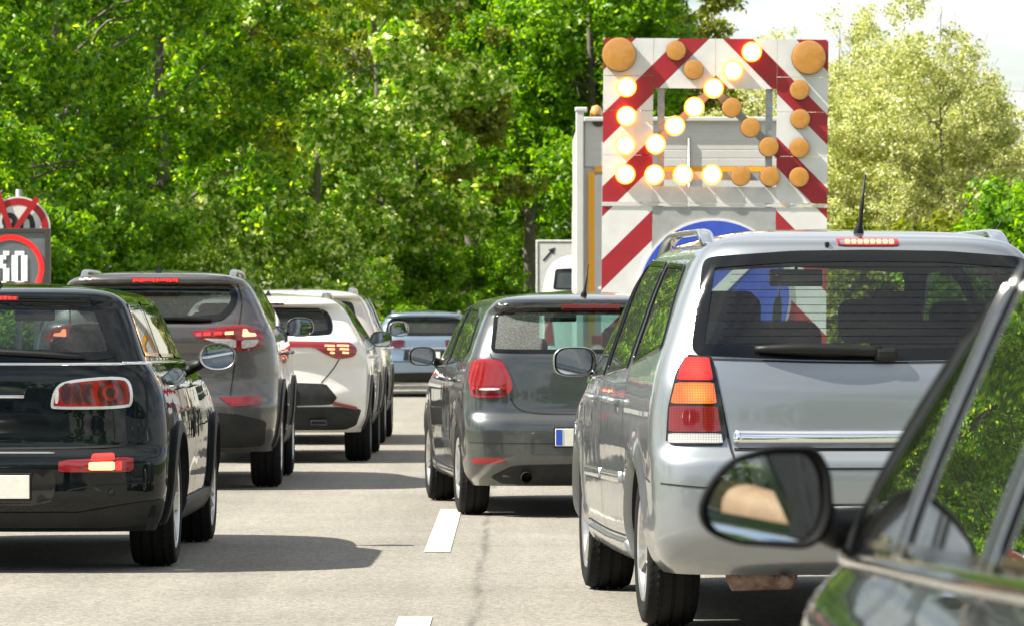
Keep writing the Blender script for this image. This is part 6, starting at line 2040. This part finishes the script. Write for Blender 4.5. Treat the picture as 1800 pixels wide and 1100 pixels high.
def leaf_mesh(name, clumps, n, size, m, seed, up=0.4):
    g = np.random.default_rng(seed)
    C = np.array([c[:3] for c in clumps]); Rr = np.array([c[3] for c in clumps])
    w = Rr ** 2; w /= w.sum()
    k = g.choice(len(C), n, p=w)
    d = g.normal(size=(n, 3)); d /= np.linalg.norm(d, axis=1, keepdims=True)
    # leaves sit in sprays: groups share a sub-centre inside their clump
    sub = g.normal(size=(len(C), 14, 3)); sub /= np.linalg.norm(sub, axis=2, keepdims=True)
    sub *= g.uniform(0.35, 1.0, (len(C), 14, 1))
    sc = sub[k, g.integers(0, 14, n)]
    P = C[k] + (sc * 0.9 + d * g.uniform(0.05, 0.38, (n, 1))) * Rr[k][:, None] * np.array([1, 1, 0.8])
    N = sc * 0.6 + g.normal(size=(n, 3)) * 0.75 + np.array([0, 0, up])
    N /= np.linalg.norm(N, axis=1, keepdims=True)
    a = np.cross(N, g.normal(size=(n, 3))); a /= np.linalg.norm(a, axis=1, keepdims=True)
    b = np.cross(N, a)
    s = size * g.uniform(0.6, 1.35, (n, 1))
    V = np.empty((n, 4, 3))
    V[:, 0] = P - a * s * 0.62; V[:, 2] = P + a * s * 0.62
    V[:, 1] = P + b * s * 0.36 + N * s * 0.08; V[:, 3] = P - b * s * 0.36 + N * s * 0.08
    V = V.reshape(-1, 3)
    me = bpy.data.meshes.new(name)
    me.vertices.add(4 * n); me.vertices.foreach_set('co', V.ravel())
    me.loops.add(4 * n); me.loops.foreach_set('vertex_index', np.arange(4 * n, dtype=np.int32))
    me.polygons.add(n); me.polygons.foreach_set('loop_start', np.arange(0, 4 * n, 4, dtype=np.int32))
    me.materials.append(MATS[m])
    me.update(calc_edges=True)
    me.validate()
    return me


def tree_proto(key, height, rx, z0, nclump, nleaf, size, m, seed, cr=(0.5, 0.95), limbs=12, trunk_r=0.16, droop=0.0, airy=False):
    g = np.random.default_rng(seed)
    cl = []
    zc, rz = (height + z0) / 2, (height - z0) / 2
    while len(cl) < nclump:
        u = g.normal(size=3); u /= np.linalg.norm(u)
        q = u * (g.uniform(0.25, 1) ** 0.5)
        wob = 1 + 0.28 * math.sin(3 * math.atan2(u[1], u[0]) + seed) + 0.22 * math.sin(5 * u[2] + seed * 2)
        cl.append((q[0] * rx * wob, q[1] * rx * wob, zc + q[2] * rz, g.uniform(*cr)))
    crown = leaf_mesh('crown', cl, nleaf, size, m, seed)
    bm = bmesh.new()
    lean = g.uniform(-0.04, 0.04, 2) * height
    tp = [(lean[0] * t * t + 0.12 * math.sin(4 * t + seed), lean[1] * t * t, height * 0.92 * t) for t in np.linspace(0, 1, 9)]
    add_tube(bm, tp, [trunk_r * (1 - 0.88 * t) + (0.06 if i == 0 else 0) for i, t in enumerate(np.linspace(0, 1, 9))], 10)
    for i in range(limbs):
        c = cl[int(g.integers(0, len(cl)))]
        zs_ = max(0.4, min(c[2] - 0.35 * math.hypot(c[0], c[1]) - 0.2, height * 0.85))
        t = zs_ / (height * 0.92)
        s = np.array((lean[0] * t * t + 0.12 * math.sin(4 * t + seed), lean[1] * t * t, zs_))
        e = np.array(c[:3]); mid = (s + e) / 2 + g.normal(size=3) * 0.15 + np.array((0, 0, 0.15 + droop))
        r0 = trunk_r * 0.36 * (1 - 0.6 * t)
        add_tube(bm, [s, s * 0.6 + mid * 0.4, mid, mid * 0.4 + e * 0.6, e + (e - mid) * 0.25], [r0, r0 * 0.8, r0 * 0.6, r0 * 0.4, 0.008], 6)
        for _ in range(3):
            f = mid + (e - mid) * g.uniform(0.1, 0.9); h = f + g.normal(size=3) * 0.45 + np.array((0, 0, 0.25))
            add_tube(bm, [f, (f + h) / 2 + g.normal(size=3) * 0.05, h], [r0 * 0.3, r0 * 0.2, 0.005], 5)
    bmesh.ops.recalc_face_normals(bm, faces=bm.faces)
    tr = bpy.data.meshes.new('trunk'); bm.to_mesh(tr); bm.free(); tr.materials.append(MATS['bark'])
    tr.polygons.foreach_set('use_smooth', [True] * len(tr.polygons))
    LEAFC[key] = (tr, crown)


def plant(key, name, px, d, label, cat, group, sc=1.0, rot=0.0, x=None):
    tr, cr_ = LEAFC[key]
    X = (px - 900) / 8300 * d if x is None else x
    r = empty(name, (X, d, -0.03), rot)
    r.scale = (sc, sc, sc)
    tag(r, label, cat, group)
    link(bpy.data.objects.new('trunk', tr), r)
    c = link(bpy.data.objects.new('crown', cr_), r)
    c["kind"] = 'stuff'
    return r


tree_proto('mid', 12.5, 3.0, 0.8, 74, 56000, 0.118, 'leaf_mid', 11, (0.55, 1.15), 18, 0.2)
tree_proto('mid2', 13.0, 2.6, 1.2, 66, 48000, 0.112, 'leaf_mid', 23, (0.5, 1.1), 18, 0.18)
tree_proto('olive', 12.0, 2.2, 1.8, 52, 30000, 0.105, 'leaf_olive', 31, (0.45, 0.95), 22, 0.13, 0.3)
tree_proto('pale', 11.0, 2.1, 0.6, 60, 36000, 0.118, 'leaf_pale_glints', 41, (0.4, 0.9), 26, 0.13)
tree_proto('fresh', 15.0, 3.6, 4.2, 80, 50000, 0.155, 'leaf_fresh', 53, (0.7, 1.35), 16, 0.22)
tree_proto('fresh2', 15.5, 3.4, 4.0, 72, 44000, 0.155, 'leaf_fresh', 59, (0.7, 1.3), 16, 0.2)
tree_proto('yellow', 11.5, 2.4, 1.5, 60, 26000, 0.125, 'leaf_yellow', 67, (0.5, 0.9), 16, 0.14)
tree_proto('blossom', 6.6, 1.9, 0.7, 80, 62000, 0.058, 'blossom', 71, (0.35, 0.75), 22, 0.06)
tree_proto('blossom_thin', 7.6, 1.7, 1.2, 70, 30000, 0.055, 'blossom', 73, (0.3, 0.7), 34, 0.05)
tree_proto('shrub', 3.4, 1.5, 0.0, 55, 24000, 0.090, 'leaf_fresh', 83, (0.35, 0.65), 10, 0.05)
tree_proto('shrub_pale', 4.4, 1.4, 0.0, 60, 26000, 0.090, 'leaf_pale_glints', 89, (0.35, 0.65), 12, 0.05)
tree_proto('shrub_yellow', 3.2, 1.5, 0.0, 45, 17000, 0.095, 'leaf_yellow', 97, (0.3, 0.6), 12, 0.05)

GF = 'trees of the roadside wood'
plant('mid', 'broadleaf_tree', -90, 83, 'dense mid green tree cut off by the left edge behind the speed display', 'tree', GF, 1.0, 0.3)
plant('mid2', 'broadleaf_tree', 110, 90, 'dark green tree rising directly above the round crossed out sign', 'tree', GF, 1.05, 1.3)
plant('mid', 'broadleaf_tree', 285, 98, 'dense green tree above the roof of the grey brown SUV', 'tree', GF, 1.02, 2.6)
plant('olive', 'broadleaf_tree', 425, 104, 'olive tree with drooping branches left of the pale leaved tree', 'tree', GF, 1.05, 0.8)
plant('pale', 'broadleaf_tree', 565, 113, 'pale leaved tree with highlights painted as whitish leaves, left of its twin', 'tree', GF, 1.1, 0.2)
plant('pale', 'broadleaf_tree', 665, 116, 'pale leaved tree with highlights painted as whitish leaves at the edge of the dark hollow', 'tree', GF, 1.2, 2.4)
plant('yellow', 'broadleaf_tree', 735, 121, 'yellow green tree leaning out beside the dark hollow', 'tree', GF, 1.0, 1.0)
plant('fresh', 'broadleaf_tree', 830, 135, 'tall fresh green tree behind the dark hollow above the silver estate', 'tree', GF, 1.0, 0.4)
plant('fresh2', 'broadleaf_tree', 930, 132, 'tall fresh green tree rising above the white arrow sign', 'tree', GF, 1.0, 1.9)
plant('fresh', 'broadleaf_tree', 1035, 128, 'tall fresh green tree just left of the striped board', 'tree', GF, 0.95, 3.0)
plant('yellow', 'broadleaf_tree', 1115, 133, 'yellow green tree whose top shows above the board near its left corner lamp', 'tree', GF, 1.1, 0.5)
plant('yellow', 'broadleaf_tree', 1200, 138, 'yellow green tree whose top shows above the middle of the striped board', 'tree', GF, 1.02, 2.2)
GS = 'undergrowth along the wood'
plant('shrub', 'shrub', 60, 80, 'green shrub beside the speed display', 'shrub', GS, 1.0, 0.5)
plant('shrub', 'shrub', 200, 82, 'green shrub behind the black estate', 'shrub', GS, 1.05, 2.0)
plant('shrub_pale', 'shrub', 330, 92, 'pale shrub over the roof of the grey brown SUV', 'shrub', GS, 1.0, 1.0)
plant('shrub_pale', 'shrub', 450, 99, 'bright pale shrub over the roof of the white crossover', 'shrub', GS, 1.12, 2.9)
plant('shrub_pale', 'shrub', 550, 104, 'pale shrub over the roof of the champagne SUV', 'shrub', GS, 0.95, 0.2)
plant('shrub', 'shrub', 640, 108, 'low green shrub left of the silver estate', 'shrub', GS, 0.8, 3.6)
plant('shrub', 'shrub', 740, 116, 'low green shrub above the silver estate', 'shrub', GS, 1.0, 1.1)
plant('shrub', 'shrub', 690, 138, 'shaded shrub in the hollow above the left roof rail of the silver estate', 'shrub', GS, 1.2, 2.1)
plant('shrub', 'shrub', 790, 142, 'shaded shrub in the hollow right of the silver estate', 'shrub', GS, 1.3, 0.6)
plant('shrub', 'shrub', 905, 140, 'shaded shrub beside the white arrow sign', 'shrub', GS, 1.2, 5.1)
plant('shrub', 'shrub', 850, 122, 'low green shrub above the grey hatchback', 'shrub', GS, 1.0, 4.4)
GB = 'darker trees deep in the wood'
DEEP = ['tree deep in the wood behind the one cut off by the left edge', 'tree deep in the wood left of the round crossed out sign post',
        'tree deep in the wood behind the tree over the round sign', 'tree deep in the wood behind the grey brown SUV, left of its roof antenna',
        'tree deep in the wood behind the right roof rail of the grey brown SUV', 'tree deep in the wood behind the olive drooping tree',
        'tree deep in the wood behind the left pale leaved tree', 'tree deep in the wood behind the right pale leaved tree',
        'tree deep in the dark hollow over the silver estate', 'tree deep in the dark hollow left of the grey hatchback antenna',
        'tree deep in the wood behind the white arrow sign', 'tree deep in the wood behind the left post of the box truck']
for i, (px, d) in enumerate(((-70, 122), (40, 128), (150, 126), (255, 134), (350, 140), (450, 146), (540, 152), (640, 156), (740, 160), (840, 165), (940, 168), (1030, 166))):
    plant(('fresh2', 'fresh')[i % 2], 'forest_tree', px, d, DEEP[i], 'tree', GB, 0.85, i * 1.3)
for i, (x, d) in enumerate(((-8, 141), (-13, 145), (-18, 140), (-4, 147), (-23, 146), (-9, 152), (-15, 153), (-21, 155))):
    plant(('fresh', 'fresh2')[i % 2], 'forest_tree', 0, d, 'tree hidden deep in the wood that shades the hollow', 'tree', GB, 1.0, i * 0.7, x=x)
GL = 'wood beside the left verge'
for i, d in enumerate((12, 20, 28, 37, 46, 56, 66, 76)):
    plant(('mid', 'mid2', 'olive', 'mid2')[i % 4], 'verge_tree', 0, d, 'tree of the wood beside the left verge outside the view', 'tree', GL, 1.0, i * 0.9, x=-21 - (i % 3) * 1.5)
GR = 'blossoming trees on the right verge'
plant('blossom_thin', 'blossom_tree', 1465, 92, 'thin nearly bare tree beside the top right corner of the board', 'tree', GR, 1.0, 0.4)
plant('blossom', 'blossom_tree', 1490, 88, 'cream blossom tree just right of the striped board', 'tree', GR, 0.85, 0.0)
plant('blossom', 'blossom_tree', 1580, 86, 'cream blossom tree above the roof antenna of the silver people carrier', 'tree', GR, 0.95, 1.5)
plant('blossom_thin', 'blossom_tree', 1650, 85, 'tall sparse blossom tree reaching highest on the right', 'tree', GR, 1.0, 2.4)
plant('blossom', 'blossom_tree', 1680, 90, 'cream blossom tree above the right roof rail of the people carrier', 'tree', GR, 0.92, 3.6)
plant('blossom', 'blossom_tree', 1790, 93, 'cream blossom tree at the right edge', 'tree', GR, 0.75, 4.4)
plant('blossom_thin', 'blossom_tree', 1340, 100, 'sparse blossom tree seen through the opening of the board', 'tree', GR, 1.0, 5.0)
plant('yellow', 'broadleaf_tree', 1250, 120, 'yellow green tree seen through the opening of the striped board', 'tree', GR, 0.6, 3.3)
plant('blossom', 'blossom_tree', 1530, 108, 'haze-coloured blossom tree farther back, just right of the board', 'tree', GR, 1.2, 0.9)
plant('blossom', 'blossom_tree', 1625, 112, 'haze-coloured blossom tree farther back, above the middle of the people carrier roof', 'tree', GR, 1.25, 2.9)
plant('blossom', 'blossom_tree', 1725, 110, 'haze-coloured blossom tree farther back, near the right edge', 'tree', GR, 1.05, 4.9)
plant('blossom_thin', 'blossom_tree', 1560, 98, 'sparse blossom tree rising between the board and the tallest one', 'tree', GR, 1.05, 3.9)
GV = 'shrubs on the right verge'
plant('shrub_yellow', 'shrub', 1480, 82, 'yellow green shrub between the board and the people carrier', 'shrub', GV, 0.95, 0.0)
plant('shrub_yellow', 'shrub', 1590, 80, 'yellow green shrub behind the roof of the people carrier', 'shrub', GV, 0.9, 1.1)
plant('shrub_yellow', 'shrub', 1690, 81, 'yellow green shrub behind the right roof rail of the people carrier', 'shrub', GV, 0.95, 2.7)
plant('shrub', 'shrub', 1785, 76, 'bright green bush at the right edge below the blossom', 'shrub', GV, 1.05, 0.7)

GX = 'unseen trees added behind the viewpoint for dark reflections'  # unseen trees, added to darken reflections in the cars' rear panels
for i, (x, d) in enumerate(((-13, -30), (-16, -45), (12, -38), (15, -55), (-11, -62), (10, -70), (-6, -85), (0, -92), (6, -88), (13, -20), (16, -5))):
    plant(('mid', 'fresh2', 'mid2', 'fresh')[i % 4], 'verge_tree', 0, d, 'unseen tree added behind the viewpoint for dark reflections', 'tree', GX, 1.0, i * 0.9, x=x)
